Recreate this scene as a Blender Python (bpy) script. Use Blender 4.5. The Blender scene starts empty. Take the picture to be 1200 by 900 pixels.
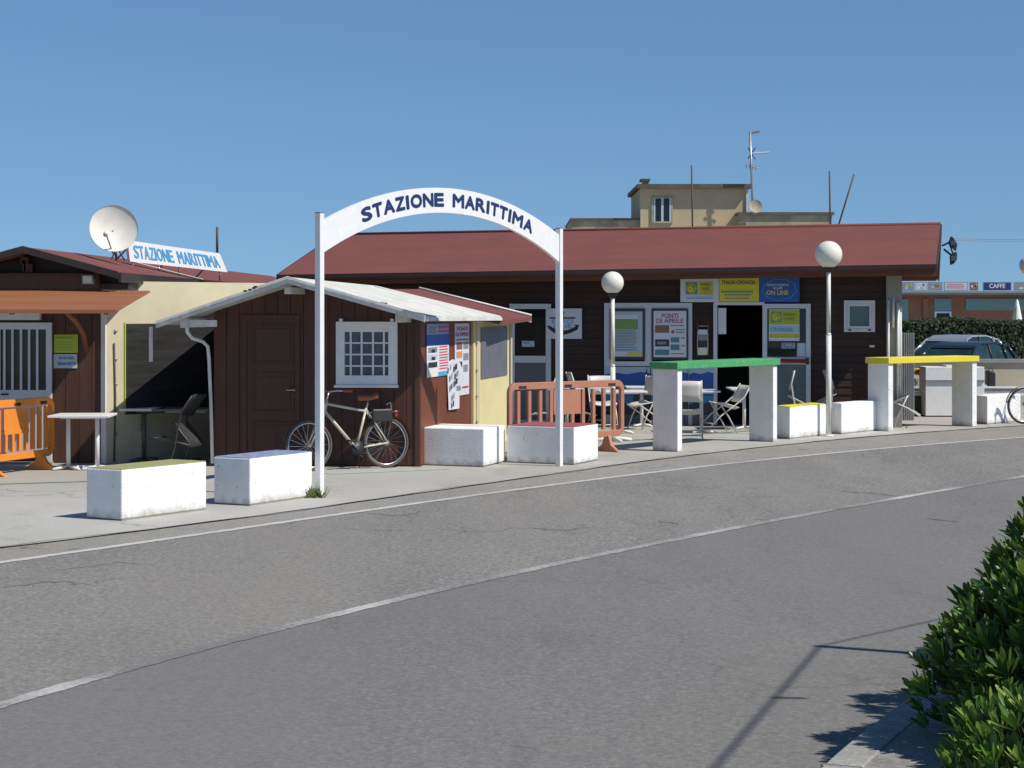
import bpy, bmesh, math, random
import numpy as np
from mathutils import Vector, Matrix
R = math.radians
random.seed(7)
sc = bpy.context.scene
C = sc.collection

# ------------------------------------------------------------------ camera, sky, sun, exposure
F, EYE, HZ = 2300.0, 2.13, 361.0           # focal length in photo pixels, eye height, horizon row
cam_d = bpy.data.cameras.new('camera'); cam = bpy.data.objects.new('camera', cam_d); C.objects.link(cam)
cam_d.sensor_width = 36; cam_d.lens = F / 1200 * 36; cam_d.shift_y = -(450 - HZ) / 1200
cam_d.clip_start = 0.1; cam_d.clip_end = 5000
cam.location = (0, 0, EYE); cam.rotation_euler = (R(90), 0, 0)
sc.camera = cam
SUN = Vector((.58, -.27, .768)).normalized()
sun_d = bpy.data.lights.new('sun', 'SUN'); sun = bpy.data.objects.new('sun', sun_d); C.objects.link(sun)
sun_d.energy = 5.0; sun_d.angle = R(.53); sun_d.color = (1, .95, .87)
sun.rotation_euler = SUN.to_track_quat('Z', 'Y').to_euler(); sun.location = (20, -10, 30)
w = bpy.data.worlds.new('World'); sc.world = w; w.use_nodes = True
wn = w.node_tree.nodes; wl = w.node_tree.links
sky = wn.new('ShaderNodeTexSky'); sky.sky_type = 'NISHITA'; sky.sun_disc = False
sky.sun_elevation = math.asin(SUN.z); sky.sun_rotation = math.atan2(SUN.x, SUN.y)
sky.altitude = 0; sky.air_density = .75; sky.dust_density = .0; sky.ozone_density = 8.0
tcw = wn.new('ShaderNodeTexCoord'); mpw = wn.new('ShaderNodeMapping'); mpw.inputs['Location'].default_value = (0, 0, .07); mpw.inputs['Scale'].default_value = (1, 1, .6)
wl.new(tcw.outputs['Generated'], mpw.inputs[0]); wl.new(mpw.outputs[0], sky.inputs[0])
tint = wn.new('ShaderNodeMix'); tint.data_type = 'RGBA'; tint.blend_type = 'MULTIPLY'; tint.inputs[0].default_value = 1; tint.inputs[7].default_value = (1.0, 1.065, 1.03, 1)
wl.new(sky.outputs[0], tint.inputs[6]); wl.new(tint.outputs[2], wn['Background'].inputs[0]); wn['Background'].inputs[1].default_value = .093
sc.view_settings.view_transform = 'Standard'; sc.view_settings.look = 'None'
sc.view_settings.exposure = 0; sc.view_settings.gamma = 1

# ------------------------------------------------------------------ materials
MATS = {}
def S(r, g, b):                              # sRGB 0-255 of the thing's own colour -> linear
    f = lambda c: (c / 255) / 12.92 if c / 255 <= .04045 else ((c / 255 + .055) / 1.055) ** 2.4
    return (f(r), f(g), f(b))
def mat(name, col, rough=.6, col2=None, scale=6, amt=.5, bump=0, bscale=60, metal=0, stretch=(1, 1, 1), rnd=0, spec=.5, detail=6, low=.35, high=.65, emit=None):
    """noise-mixed colour, optional bump, optional variation per object"""
    m = bpy.data.materials.new(name); m.use_nodes = True
    n = m.node_tree.nodes; l = m.node_tree.links; p = n['Principled BSDF']
    p.inputs['Roughness'].default_value = rough; p.inputs['Metallic'].default_value = metal
    p.inputs['Specular IOR Level'].default_value = spec
    p.inputs['Base Color'].default_value = (*col, 1)
    if emit: p.inputs['Emission Color'].default_value = (*emit, 1); p.inputs['Emission Strength'].default_value = .1
    tc = n.new('ShaderNodeTexCoord'); mp = n.new('ShaderNodeMapping'); mp.inputs['Scale'].default_value = stretch
    l.new(tc.outputs['Object'], mp.inputs[0])
    if col2:
        t = n.new('ShaderNodeTexNoise'); t.inputs['Scale'].default_value = scale; t.inputs['Detail'].default_value = detail
        t.inputs['Roughness'].default_value = .65
        l.new(mp.outputs[0], t.inputs['Vector'])
        mr = n.new('ShaderNodeMapRange'); mr.inputs[1].default_value = low; mr.inputs[2].default_value = high; mr.inputs[4].default_value = amt
        l.new(t.outputs['Fac'], mr.inputs[0])
        mx = n.new('ShaderNodeMix'); mx.data_type = 'RGBA'
        mx.inputs[6].default_value = (*col, 1); mx.inputs[7].default_value = (*col2, 1)
        l.new(mr.outputs[0], mx.inputs[0]); out = mx.outputs[2]
        if rnd:
            oi = n.new('ShaderNodeObjectInfo'); hs = n.new('ShaderNodeHueSaturation')
            r2 = n.new('ShaderNodeMapRange'); r2.inputs[3].default_value = 1 - rnd; r2.inputs[4].default_value = 1 + rnd
            l.new(oi.outputs['Random'], r2.inputs[0]); l.new(r2.outputs[0], hs.inputs['Value']); l.new(out, hs.inputs['Color']); out = hs.outputs[0]
        l.new(out, p.inputs['Base Color'])
    if bump:
        b = n.new('ShaderNodeBump'); b.inputs['Strength'].default_value = bump; b.inputs['Distance'].default_value = .01
        t2 = n.new('ShaderNodeTexNoise'); t2.inputs['Scale'].default_value = bscale; t2.inputs['Detail'].default_value = 4
        l.new(mp.outputs[0], t2.inputs['Vector']); l.new(t2.outputs['Fac'], b.inputs['Height']); l.new(b.outputs[0], p.inputs['Normal'])
    MATS[name] = m
    return m
def M(n): return MATS[n]

mat('white_paint', (.8, .8, .79), .45, (.62, .61, .57), 9, .35, .1, 80)
mat('white_pvc', (.62, .64, .68), .35, (.55, .57, .6), 3, .5)
mat('white_weathered', (.70, .70, .66), .7, (.40, .40, .37), 7, .6, .3, 50, stretch=(1, .3, 1))
mat('felt_white', (.66, .66, .6), .85, (.42, .42, .38), 3.5, .65, .5, 120)
mat('roughcast', (.83, .83, .81), .85, (.66, .66, .63), 5, .5, .55, 45)
def add_dirt(name, dirt, h0, h1):
    m = MATS[name]; n = m.node_tree.nodes; l = m.node_tree.links; p = n['Principled BSDF']; src = p.inputs['Base Color'].links[0].from_socket
    tc = n.new('ShaderNodeTexCoord'); sx = n.new('ShaderNodeSeparateXYZ'); l.new(tc.outputs['Object'], sx.inputs[0])
    t = n.new('ShaderNodeTexNoise'); t.inputs['Scale'].default_value = 9; t.inputs['Detail'].default_value = 5; l.new(tc.outputs['Object'], t.inputs['Vector'])
    ad = n.new('ShaderNodeMath'); ad.operation = 'MULTIPLY_ADD'; ad.inputs[1].default_value = -.22; l.new(t.outputs['Fac'], ad.inputs[0]); l.new(sx.outputs['Z'], ad.inputs[2])
    r = n.new('ShaderNodeMapRange'); r.inputs[1].default_value = h0 - .11; r.inputs[2].default_value = h1 - .11; r.inputs[3].default_value = .75; r.inputs[4].default_value = 0; l.new(ad.outputs[0], r.inputs[0])
    mx = n.new('ShaderNodeMix'); mx.data_type = 'RGBA'; l.new(r.outputs[0], mx.inputs[0]); l.new(src, mx.inputs[6]); mx.inputs[7].default_value = (*dirt, 1)
    t2 = n.new('ShaderNodeTexNoise'); t2.inputs['Scale'].default_value = 16; t2.inputs['Detail'].default_value = 3; l.new(tc.outputs['Object'], t2.inputs['Vector'])
    r2 = n.new('ShaderNodeMapRange'); r2.inputs[1].default_value = .68; r2.inputs[2].default_value = .72; r2.inputs[4].default_value = .6; l.new(t2.outputs['Fac'], r2.inputs[0])
    m2 = n.new('ShaderNodeMix'); m2.data_type = 'RGBA'; l.new(r2.outputs[0], m2.inputs[0]); l.new(mx.outputs[2], m2.inputs[6]); m2.inputs[7].default_value = (.40, .385, .35, 1)
    l.new(m2.outputs[2], p.inputs['Base Color'])
add_dirt('roughcast', (.36, .33, .28), .0, .09)
mat('roof_felt_red', (.178, .050, .041), .92, (.138, .043, .036), 1.3, .7, .6, 90)
mat('dark_wood', (.042, .018, .009), .65, (.026, .012, .007), 5, .8, .35, 30, stretch=(.25, .25, 6), rnd=.22)
mat('brown_wood', (.088, .029, .014), .6, (.054, .018, .009), 4, .8, .3, 30, stretch=(6, 6, .25), rnd=.14)
mat('door_wood', (.085, .027, .012), .55, (.058, .019, .009), 4, .8, .2, 30, stretch=(6, 6, .25))
mat('side_panel_brown', (.165, .046, .018), .55, (.125, .035, .015), 3, .6, .1, 30)
mat('facade_brown', (.10, .038, .018), .6, (.055, .021, .012), 5, .9, .3, 30, stretch=(6, 6, .25), rnd=.15)
mat('beam_wood', (.16, .055, .026), .65, (.09, .032, .018), 4, .8, .2, 40, stretch=(.3, 3, 3))
mat('verge_dark', (.035, .022, .018), .6, (.02, .014, .012), 6, .7, .2, 40)
mat('awning_wood', (.30, .115, .048), .65, (.21, .08, .036), 3, .8, .2, 40, stretch=(.2, 3, 3))
mat('cream', (.56, .50, .34), .7, (.46, .41, .28), 2.5, .6, .15, 30)
mat('yellow_panel', (.72, .64, .34), .45, (.60, .52, .27), 2.5, .5)
mat('plastic_window', (.026, .026, .025), .24, (.050, .050, .048), 2, .8, .6, 3, stretch=(.5, .5, 4))
mat('plastic_curtain', (.20, .20, .24), .25, (.12, .12, .15), 6, .9, .4, 5, stretch=(6, 6, .5))
mat('glass_dark', (.012, .014, .016), .06, (.02, .024, .026), 3, .5)
mat('glass_blue', (.07, .10, .14), .10, (.035, .055, .08), 8, .8)
mat('glass_teal', (.10, .16, .17), .15, (.07, .11, .12), 5, .7)
mat('grey_panel', (.13, .15, .165), .4, (.10, .115, .13), 2, .6)
mat('metal_grey', (.35, .36, .36), .4, (.25, .26, .26), 10, .6, metal=.6)
mat('steel', (.6, .6, .6), .3, (.45, .45, .45), 10, .5, metal=.9)
mat('black', (.018, .018, .019), .5, (.03, .03, .03), 10, .5)
mat('rubber', (.02, .02, .02), .8, (.04, .038, .035), 20, .5)
mat('gum', (.10, .085, .07), .8, (.06, .05, .045), 20, .5)
mat('dark_frame', (.03, .034, .045), .4, (.045, .05, .06), 8, .5)
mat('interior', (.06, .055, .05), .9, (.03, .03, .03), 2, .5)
mat('orange_plastic', (.78, .26, .035), .45, (.62, .19, .03), 5, .5, .1, 30)
mat('orange_faded', (.43, .20, .125), .6, (.40, .145, .085), 5, .6, .1, 30)  # duller, browner orange: the second barrier's shade side put into its colour
mat('chair_plastic', (.62, .60, .54), .4, (.52, .50, .45), 6, .5)
mat('chair_black', (.035, .034, .033), .45, (.055, .053, .05), 6, .5)
mat('table_white', (.75, .75, .73), .4, (.6, .6, .58), 8, .4)
mat('table_dark', (.10, .10, .10), .3, (.16, .16, .16), 8, .5)
mat('globe', (.78, .75, .64), .18, (.70, .66, .54), 3, .5)
mat('plaster_white', (.72, .70, .64), .6, (.6, .56, .46), 4, .6)
mat('pole_white', (.74, .74, .68), .65, (.55, .54, .48), 9, .5)
mat('top_green', (.06, .32, .11), .7, (.26, .46, .28), 14, .5, .2, 60, low=.52, high=.72)
mat('top_yellow', (.72, .60, .04), .7, (.72, .66, .30), 14, .4, .2, 60, low=.52, high=.72)
mat('top_lime', (.28, .285, .06), .85, (.30, .30, .20), 12, .9, .3, 60)
mat('top_blue', (.09, .16, .34), .8, (.34, .37, .44), 12, .9, .3, 60)
mat('top_red', (.32, .05, .055), .8, (.26, .10, .10), 9, .8, .3, 60)
mat('bike_cream', (.55, .53, .42), .3, (.48, .46, .36), 6, .4)
mat('leather', (.32, .10, .03), .4, (.22, .06, .02), 15, .5)
mat('red_lens', (.30, .015, .012), .25, (.2, .01, .01), 10, .4)
mat('plaster_yellow', (.56, .44, .26), .9, (.40, .33, .22), .5, .8, .2, 8)
mat('plaster_stained', (.45, .38, .25), .9, (.22, .20, .16), 1.4, .8, .2, 8, low=.4, high=.6)
mat('cap_dark', (.09, .08, .065), .9, (.15, .13, .10), 1.5, .8)
mat('far_brick', (.30, .14, .085), .9, (.24, .11, .07), 1.5, .8, .2, 10)
mat('teal_paint', (.16, .31, .31), .8, (.13, .26, .27), 1, .6)
mat('beige_wall', (.52, .46, .34), .9, (.40, .36, .28), 1.5, .6, .2, 20)
mat('grey_concrete', (.30, .295, .28), .9, (.22, .22, .21), 3, .6, .3, 30)
mat('corrugated', (.36, .37, .37), .5, (.25, .26, .26), 4, .7)
mat('car_dark', (.012, .022, .026), .22, (.015, .026, .03), 3, .3, spec=.7)
mat('car_silver', (.42, .44, .46), .25, (.38, .40, .42), 3, .3, metal=.5)
mat('car_glass', (.010, .022, .024), .18, (.03, .07, .07), 2, .6)
mat('soil', (.06, .045, .03), .95, (.03, .02, .015), 10, .6)
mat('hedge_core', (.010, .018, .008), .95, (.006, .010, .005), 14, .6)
mat('bark', (.08, .06, .04), .9, (.04, .03, .02), 14, .6)
mat('kayak_red', (.55, .04, .02), .4, (.45, .03, .02), 6, .3)
mat('kayak_yellow', (.75, .55, .05), .4, (.65, .45, .05), 6, .3)
mat('green_line', (.03, .20, .13), .7, (.16, .24, .20), 9, .8)
mat('mint_strip', (.40, .46, .40), .8, (.30, .33, .30), 5, .7)
for nm, c in dict(p_white=(.68, .70, .74), p_cream=(.74, .72, .6), p_yellow=(.72, .66, .03), p_blue=(.02, .10, .42), p_sky=(.22, .42, .66), p_navy=(.02, .035, .16),
                  p_red=(.55, .05, .07), p_magenta=(.45, .10, .22), p_green=(.20, .34, .10), p_lime=(.42, .50, .03), p_teal=(.08, .26, .28), p_grey=(.25, .26, .28), p_black=(.02, .02, .025),
                  p_sea=(.02, .10, .36), p_sea2=(.05, .22, .46), p_rock=(.03, .035, .05), p_brown=(.25, .12, .09), p_pale=(.45, .55, .62), p_letter=(.010, .028, .12), p_cyan=(.08, .38, .68), p_orange=(.6, .3, .1)).items():
    mat(nm, c, .45, tuple(x * .85 for x in c), 5, .4)

def leaf_mat(name, c1, c2, c3, rough=.30):
    m = bpy.data.materials.new(name); m.use_nodes = True; n = m.node_tree.nodes; l = m.node_tree.links; p = n['Principled BSDF']
    g = n.new('ShaderNodeNewGeometry'); cr = n.new('ShaderNodeValToRGB')
    cr.color_ramp.elements[0].color = (*c1, 1); cr.color_ramp.elements[1].color = (*c3, 1)
    e = cr.color_ramp.elements.new(.55); e.color = (*c2, 1)
    oi = n.new('ShaderNodeObjectInfo'); ad = n.new('ShaderNodeMath'); ad.operation = 'ADD'; fr = n.new('ShaderNodeMath'); fr.operation = 'FRACT'
    l.new(g.outputs['Random Per Island'], ad.inputs[0]); l.new(oi.outputs['Random'], ad.inputs[1]); l.new(ad.outputs[0], fr.inputs[0])
    l.new(fr.outputs[0], cr.inputs[0]); l.new(cr.outputs[0], p.inputs['Base Color'])
    p.inputs['Roughness'].default_value = rough
    tr = n.new('ShaderNodeBsdfTranslucent'); l.new(cr.outputs[0], tr.inputs[0]); ms = n.new('ShaderNodeMixShader'); ms.inputs[0].default_value = .22
    l.new(p.outputs[0], ms.inputs[1]); l.new(tr.outputs[0], ms.inputs[2]); l.new(ms.outputs[0], n['Material Output'].inputs[0])
    MATS[name] = m
leaf_mat('leaf', (.035, .095, .015), (.10, .20, .028), (.26, .36, .06), .40)
leaf_mat('hedge_leaf', (.010, .024, .008), (.02, .045, .012), (.035, .065, .018), .7)
leaf_mat('weed_leaf', (.08, .13, .03), (.13, .19, .05), (.22, .24, .09), .7)

def ground_mat(name, base, light, dark, speck=.5, patch_scale=.35, aniso=(1, 1, 1), cracks=.6, rough=.9, warm=(.26, .235, .19)):
    m = bpy.data.materials.new(name); m.use_nodes = True; n = m.node_tree.nodes; l = m.node_tree.links; p = n['Principled BSDF']
    p.inputs['Roughness'].default_value = rough; p.inputs['Specular IOR Level'].default_value = .3
    tc = n.new('ShaderNodeTexCoord'); mp = n.new('ShaderNodeMapping'); mp.inputs['Rotation'].default_value = (0, 0, R(28)); mp.inputs['Scale'].default_value = aniso
    l.new(tc.outputs['Object'], mp.inputs[0])
    def noise(sc_, det, vec, rg=.6):
        t = n.new('ShaderNodeTexNoise'); t.inputs['Scale'].default_value = sc_; t.inputs['Detail'].default_value = det; t.inputs['Roughness'].default_value = rg
        l.new(vec, t.inputs['Vector']); return t.outputs['Fac']
    def rng(v, a, b, c, d):
        r = n.new('ShaderNodeMapRange'); l.new(v, r.inputs[0])
        for i, x in enumerate((a, b, c, d)): r.inputs[i + 1].default_value = x
        return r.outputs[0]
    def mix(f, a, b, mode='MIX'):
        x = n.new('ShaderNodeMix'); x.data_type = 'RGBA'; x.blend_type = mode
        if isinstance(f, (int, float)): x.inputs[0].default_value = f
        else: l.new(f, x.inputs[0])
        for i, v in ((6, a), (7, b)):
            if isinstance(v, tuple): x.inputs[i].default_value = (*v, 1)
            else: l.new(v, x.inputs[i])
        return x.outputs[2]
    big = rng(noise(patch_scale, 5, mp.outputs[0]), .38, .62, 0, 1)
    col = mix(big, base, light)
    d2 = rng(noise(patch_scale * 2.3, 6, mp.outputs[0], .7), .56, .68, 0, .75)
    col = mix(d2, col, dark)
    sp = noise(75, 2, tc.outputs['Object'], .8)
    col = mix(rng(sp, .60, .70, 0, speck), col, tuple(min(1, x * 2.1) for x in light))
    col = mix(rng(sp, .40, .30, 0, speck * 1.2), col, tuple(x * .4 for x in dark))
    sp2 = noise(26, 3, tc.outputs['Object'], .9)
    col = mix(rng(sp2, .52, .66, 0, speck * 1.1), col, tuple(min(1, x * 1.6) for x in light))
    col = mix(rng(sp2, .48, .34, 0, speck), col, tuple(x * .62 for x in dark))
    wide = noise(.16, 4, mp.outputs[0], .6)
    col = mix(rng(wide, .42, .60, 0, .8), col, mix(.55, col, warm))
    if cracks:
        v = n.new('ShaderNodeTexVoronoi'); v.feature = 'DISTANCE_TO_EDGE'; v.inputs['Scale'].default_value = .55
        wv = n.new('ShaderNodeTexNoise'); wv.inputs['Scale'].default_value = 1.6; wv.inputs['Detail'].default_value = 5; l.new(tc.outputs['Object'], wv.inputs['Vector'])
        va = n.new('ShaderNodeVectorMath'); va.operation = 'MULTIPLY_ADD'; va.inputs[1].default_value = (.9, .9, .9); l.new(wv.outputs['Color'], va.inputs[0]); l.new(tc.outputs['Object'], va.inputs[2])
        l.new(va.outputs[0], v.inputs['Vector'])
        edge = rng(v.outputs['Distance'], .004, .012, 1, 0)
        mask = rng(noise(.5, 3, tc.outputs['Object']), .52, .62, 0, cracks)
        mu = n.new('ShaderNodeMath'); mu.operation = 'MULTIPLY'; l.new(edge, mu.inputs[0]); l.new(mask, mu.inputs[1])
        col = mix(mu.outputs[0], col, tuple(x * .35 for x in dark))
    l.new(col, p.inputs['Base Color'])
    b = n.new('ShaderNodeBump'); b.inputs['Strength'].default_value = .22; b.inputs['Distance'].default_value = .004
    l.new(sp, b.inputs['Height']); l.new(b.outputs[0], p.inputs['Normal'])
    MATS[name] = m
ground_mat('asphalt', (.152, .148, .142), (.174, .168, .158), (.122, .119, .117), .5, .30, (1.6, .45, 1), cracks=.22, warm=(.150, .146, .138))
ground_mat('asphalt_worn', (.160, .155, .148), (.215, .204, .184), (.112, .110, .109), .8, .45, (1.6, .40, 1), cracks=.4, warm=(.205, .194, .172))
ground_mat('asphalt_old', (.225, .213, .195), (.27, .255, .23), (.16, .152, .14), .5, .6, (1.3, .5, 1))
ground_mat('pavement_concrete', (.37, .36, .33), (.44, .43, .40), (.28, .27, .25), .2, .4, (1, .6, 1))
ground_mat('kerb_concrete', (.26, .26, .25), (.33, .325, .31), (.18, .18, .175), .35, 1.5, (1, 1, 1), 0)
ground_mat('near_paving', (.20, .195, .185), (.24, .235, .22), (.15, .148, .14), .5, .8, (1, 1, 1), .3)
ground_mat('sand_ground', (.34, .32, .27), (.40, .38, .33), (.24, .23, .2), .3, .3, (1, 1, 1), False)

def marking_mat(name, lo_, hi_):
    m = bpy.data.materials.new(name); m.use_nodes = True; n = m.node_tree.nodes; l = m.node_tree.links; p = n['Principled BSDF']
    p.inputs['Roughness'].default_value = .8
    tc = n.new('ShaderNodeTexCoord')
    t = n.new('ShaderNodeTexNoise'); t.inputs['Scale'].default_value = 30; t.inputs['Detail'].default_value = 4; t.inputs['Roughness'].default_value = .8; l.new(tc.outputs['Object'], t.inputs['Vector'])
    t2 = n.new('ShaderNodeTexNoise'); t2.inputs['Scale'].default_value = .42; t2.inputs['Detail'].default_value = 4; l.new(tc.outputs['Object'], t2.inputs['Vector'])
    ad = n.new('ShaderNodeMath'); ad.operation = 'MULTIPLY_ADD'; ad.inputs[1].default_value = 1.9; l.new(t2.outputs['Fac'], ad.inputs[0]); l.new(t.outputs['Fac'], ad.inputs[2])
    sx = n.new('ShaderNodeSeparateXYZ'); l.new(tc.outputs['Object'], sx.inputs[0]); xr = n.new('ShaderNodeMapRange'); l.new(sx.outputs['X'], xr.inputs[0])
    for i_, v_ in enumerate((-1.35, -.6, .10, -.05) if name == 'centre_paint' else (-9, 9, 0, 0)): xr.inputs[i_ + 1].default_value = v_
    a2 = n.new('ShaderNodeMath'); a2.operation = 'ADD'; l.new(ad.outputs[0], a2.inputs[0]); l.new(xr.outputs[0], a2.inputs[1]); ad = a2
    r = n.new('ShaderNodeMapRange'); r.inputs[1].default_value = lo_; r.inputs[2].default_value = hi_; l.new(ad.outputs[0], r.inputs[0])
    mx = n.new('ShaderNodeMix'); mx.data_type = 'RGBA'; mx.inputs[6].default_value = (.46, .46, .44, 1); mx.inputs[7].default_value = (.158, .153, .146, 1)
    l.new(r.outputs[0], mx.inputs[0]); l.new(mx.outputs[2], p.inputs['Base Color']); MATS[name] = m
marking_mat('edge_paint', 1.52, 2.0); marking_mat('centre_paint', 1.16, 1.60)

# ------------------------------------------------------------------ mesh helpers
class MB:
    """collects geometry in world (or local) coordinates; build() links ONE mesh object"""
    def __init__(s): s.v = []; s.f = []; s.m = []; s.mats = []; s.sm = []
    def mi(s, m):
        if m not in s.mats: s.mats.append(m)
        return s.mats.index(m)
    def add(s, vs, fs, m, smooth=False):
        o = len(s.v); k = s.mi(m); s.v += [tuple(p) for p in vs]
        for f in fs: s.f.append([o + i for i in f]); s.m.append(k); s.sm.append(smooth)
        return s
    def hexa(s, c, m):                       # 8 corners: bottom 4 ccw, top 4 ccw
        return s.add(c, [(3, 2, 1, 0), (4, 5, 6, 7), (0, 1, 5, 4), (1, 2, 6, 5), (2, 3, 7, 6), (3, 0, 4, 7)], m)
    def box(s, x0, x1, y0, y1, z0, z1, m):
        return s.hexa([(x0, y0, z0), (x1, y0, z0), (x1, y1, z0), (x0, y1, z0), (x0, y0, z1), (x1, y0, z1), (x1, y1, z1), (x0, y1, z1)], m)
    def prism(s, pts, d, m):                 # polygon extruded by vector d
        n = len(pts); P = [Vector(p) for p in pts]; d = Vector(d); Q = [p + d for p in P]
        nn = Vector((0, 0, 0))
        for i in range(n): nn += P[i].cross(P[(i + 1) % n])
        fl = nn.dot(d) > 0
        fs = [list(range(n))[::-1] if fl else list(range(n)), [n + i for i in range(n)] if fl else [n + i for i in range(n)][::-1]]
        for i in range(n):
            j = (i + 1) % n; q = (i, j, n + j, n + i); fs.append(q if fl else q[::-1])
        return s.add(P + Q, fs, m)
    def tube(s, pts, r, m, n=8, closed=False, r2=None):
        P = [Vector(p) for p in pts]; vs = []; k = len(P)
        up = None
        for i, p in enumerate(P):
            if closed: t = P[(i + 1) % k] - P[i - 1]
            else: t = P[min(i + 1, k - 1)] - P[max(i - 1, 0)]
            t.normalize()
            if up is None:
                up = Vector((0, 0, 1)) if abs(t.z) < .9 else Vector((1, 0, 0))
            a = t.cross(up)
            if a.length < 1e-5: a = t.cross(Vector((0, 1, 0)))
            a.normalize(); b = a.cross(t); up = b
            rr = r if r2 is None else r + (r2 - r) * i / (k - 1)
            for j in range(n):
                an = 2 * math.pi * j / n; vs.append(p + a * math.cos(an) * rr + b * math.sin(an) * rr)
        fs = []
        for i in range(k if closed else k - 1):
            i2 = (i + 1) % k
            for j in range(n):
                j2 = (j + 1) % n; fs.append((i * n + j, i * n + j2, i2 * n + j2, i2 * n + j))
        if not closed: fs.append(tuple(range(n))[::-1]); fs.append(tuple((k - 1) * n + j for j in range(n)))
        return s.add(vs, fs, m, n > 5)
    def lathe(s, c, prof, m, n=24, axis=None, cap=True):   # prof: (r, z)
        c = Vector(c); vs = []; fs = []
        Rm = Matrix.Identity(3) if axis is None else Vector(axis).to_track_quat('Z', 'Y').to_matrix()
        for r, z in prof:
            for j in range(n):
                a = 2 * math.pi * j / n; vs.append(c + Rm @ Vector((r * math.cos(a), r * math.sin(a), z)))
        for i in range(len(prof) - 1):
            for j in range(n):
                j2 = (j + 1) % n; fs.append((i * n + j, i * n + j2, (i + 1) * n + j2, (i + 1) * n + j))
        if cap and prof[0][0] > .001: fs.append(tuple(range(n))[::-1])
        if cap and prof[-1][0] > .001: fs.append(tuple((len(prof) - 1) * n + j for j in range(n)))
        return s.add(vs, fs, m, True)
    def build(s, name, parent=None, bevel=0, mats=None):
        me = bpy.data.meshes.new(name); off = Vector(parent['_base']) if parent is not None and '_base' in parent else Vector((0, 0, 0))
        me.from_pydata([tuple(Vector(p) - off) for p in s.v], [], s.f)
        for m in s.mats: me.materials.append(MATS[m])
        me.polygons.foreach_set('material_index', s.m); me.polygons.foreach_set('use_smooth', s.sm); me.update()
        o = bpy.data.objects.new(name, me); C.objects.link(o)
        if parent is not None: o.parent = parent
        if '_base' not in o.keys(): o['_base'] = tuple(off)
        if bevel:
            b = o.modifiers.new('bevel', 'BEVEL'); b.width = bevel; b.segments = 2; b.limit_method = 'ANGLE'
        return o
def tag(o, label=None, cat=None, group=None, kind=None):
    if label: o['label'] = label
    if cat: o['category'] = cat
    if group: o['group'] = group
    if kind: o['kind'] = kind
    return o
def thing(name, base, label, cat, group=None):
    o = bpy.data.objects.new(name, None); C.objects.link(o); o.location = base; o['_base'] = tuple(base); o.empty_display_size = .1
    return tag(o, label, cat, group)
def solo(mb, name, base, label=None, cat=None, group=None, kind=None, bevel=0):   # a thing that is one mesh, origin at base
    me = bpy.data.meshes.new(name); off = Vector(base)
    me.from_pydata([tuple(Vector(p) - off) for p in mb.v], [], mb.f)
    for m in mb.mats: me.materials.append(MATS[m])
    me.polygons.foreach_set('material_index', mb.m); me.polygons.foreach_set('use_smooth', mb.sm); me.update()
    o = bpy.data.objects.new(name, me); C.objects.link(o); o.location = base; o['_base'] = tuple(base)
    if bevel:
        b = o.modifiers.new('bevel', 'BEVEL'); b.width = bevel; b.segments = 2; b.limit_method = 'ANGLE'
    return tag(o, label, cat, group, kind)
def copy_tree(o, parent=None):
    c = o.copy(); C.objects.link(c)
    if parent is not None: c.parent = parent
    for ch in list(o.children): copy_tree(ch, c)
    return c
def G(px, py, z=0.0):                        # photo pixel -> point on the ground
    Y = F * (EYE - z) / (py - HZ); return Vector(((px - 600) / F * Y, Y, z))
def W(px, py, Y):                            # photo pixel -> point at depth Y
    return Vector(((px - 600) / F * Y, Y, EYE + (HZ - py) / F * Y))
class Frame:
    """wall-aligned frame: a along the wall (left to right), b into the wall, z up"""
    def __init__(s, o, u, v=None):
        s.o = Vector((o[0], o[1], 0)); s.u = Vector((u[0], u[1], 0)).normalized()
        s.v = Vector((-s.u.y, s.u.x, 0)) if v is None else Vector((v[0], v[1], 0)).normalized()
    def p(s, a, b, z): return s.o + s.u * a + s.v * b + Vector((0, 0, z))
    def at(s, px, py, b=0.0):
        k = (px - 600) / F; o = s.o + s.v * b
        a = (k * o.y - o.x) / (s.u.x - k * s.u.y); q = o + s.u * a
        return a, EYE + (HZ - py) / F * q.y
    def box(s, mb, a0, a1, b0, b1, z0, z1, m):
        return mb.hexa([s.p(a0, b0, z0), s.p(a1, b0, z0), s.p(a1, b1, z0), s.p(a0, b1, z0), s.p(a0, b0, z1), s.p(a1, b0, z1), s.p(a1, b1, z1), s.p(a0, b1, z1)], m)
    def pbox(s, mb, x0, x1, y0, y1, b0, b1, m, bp=0.0):      # rectangle given by photo pixels on the plane b=bp
        a0, zt = s.at(x0, y0, bp); a1, zb = s.at(x1, y1, bp); zt2 = s.at(x1, y0, bp)[1]; zb0 = s.at(x0, y1, bp)[1]
        return s.box(mb, a0, a1, b0, b1, (zb + zb0) / 2, (zt + zt2) / 2, m)

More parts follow.
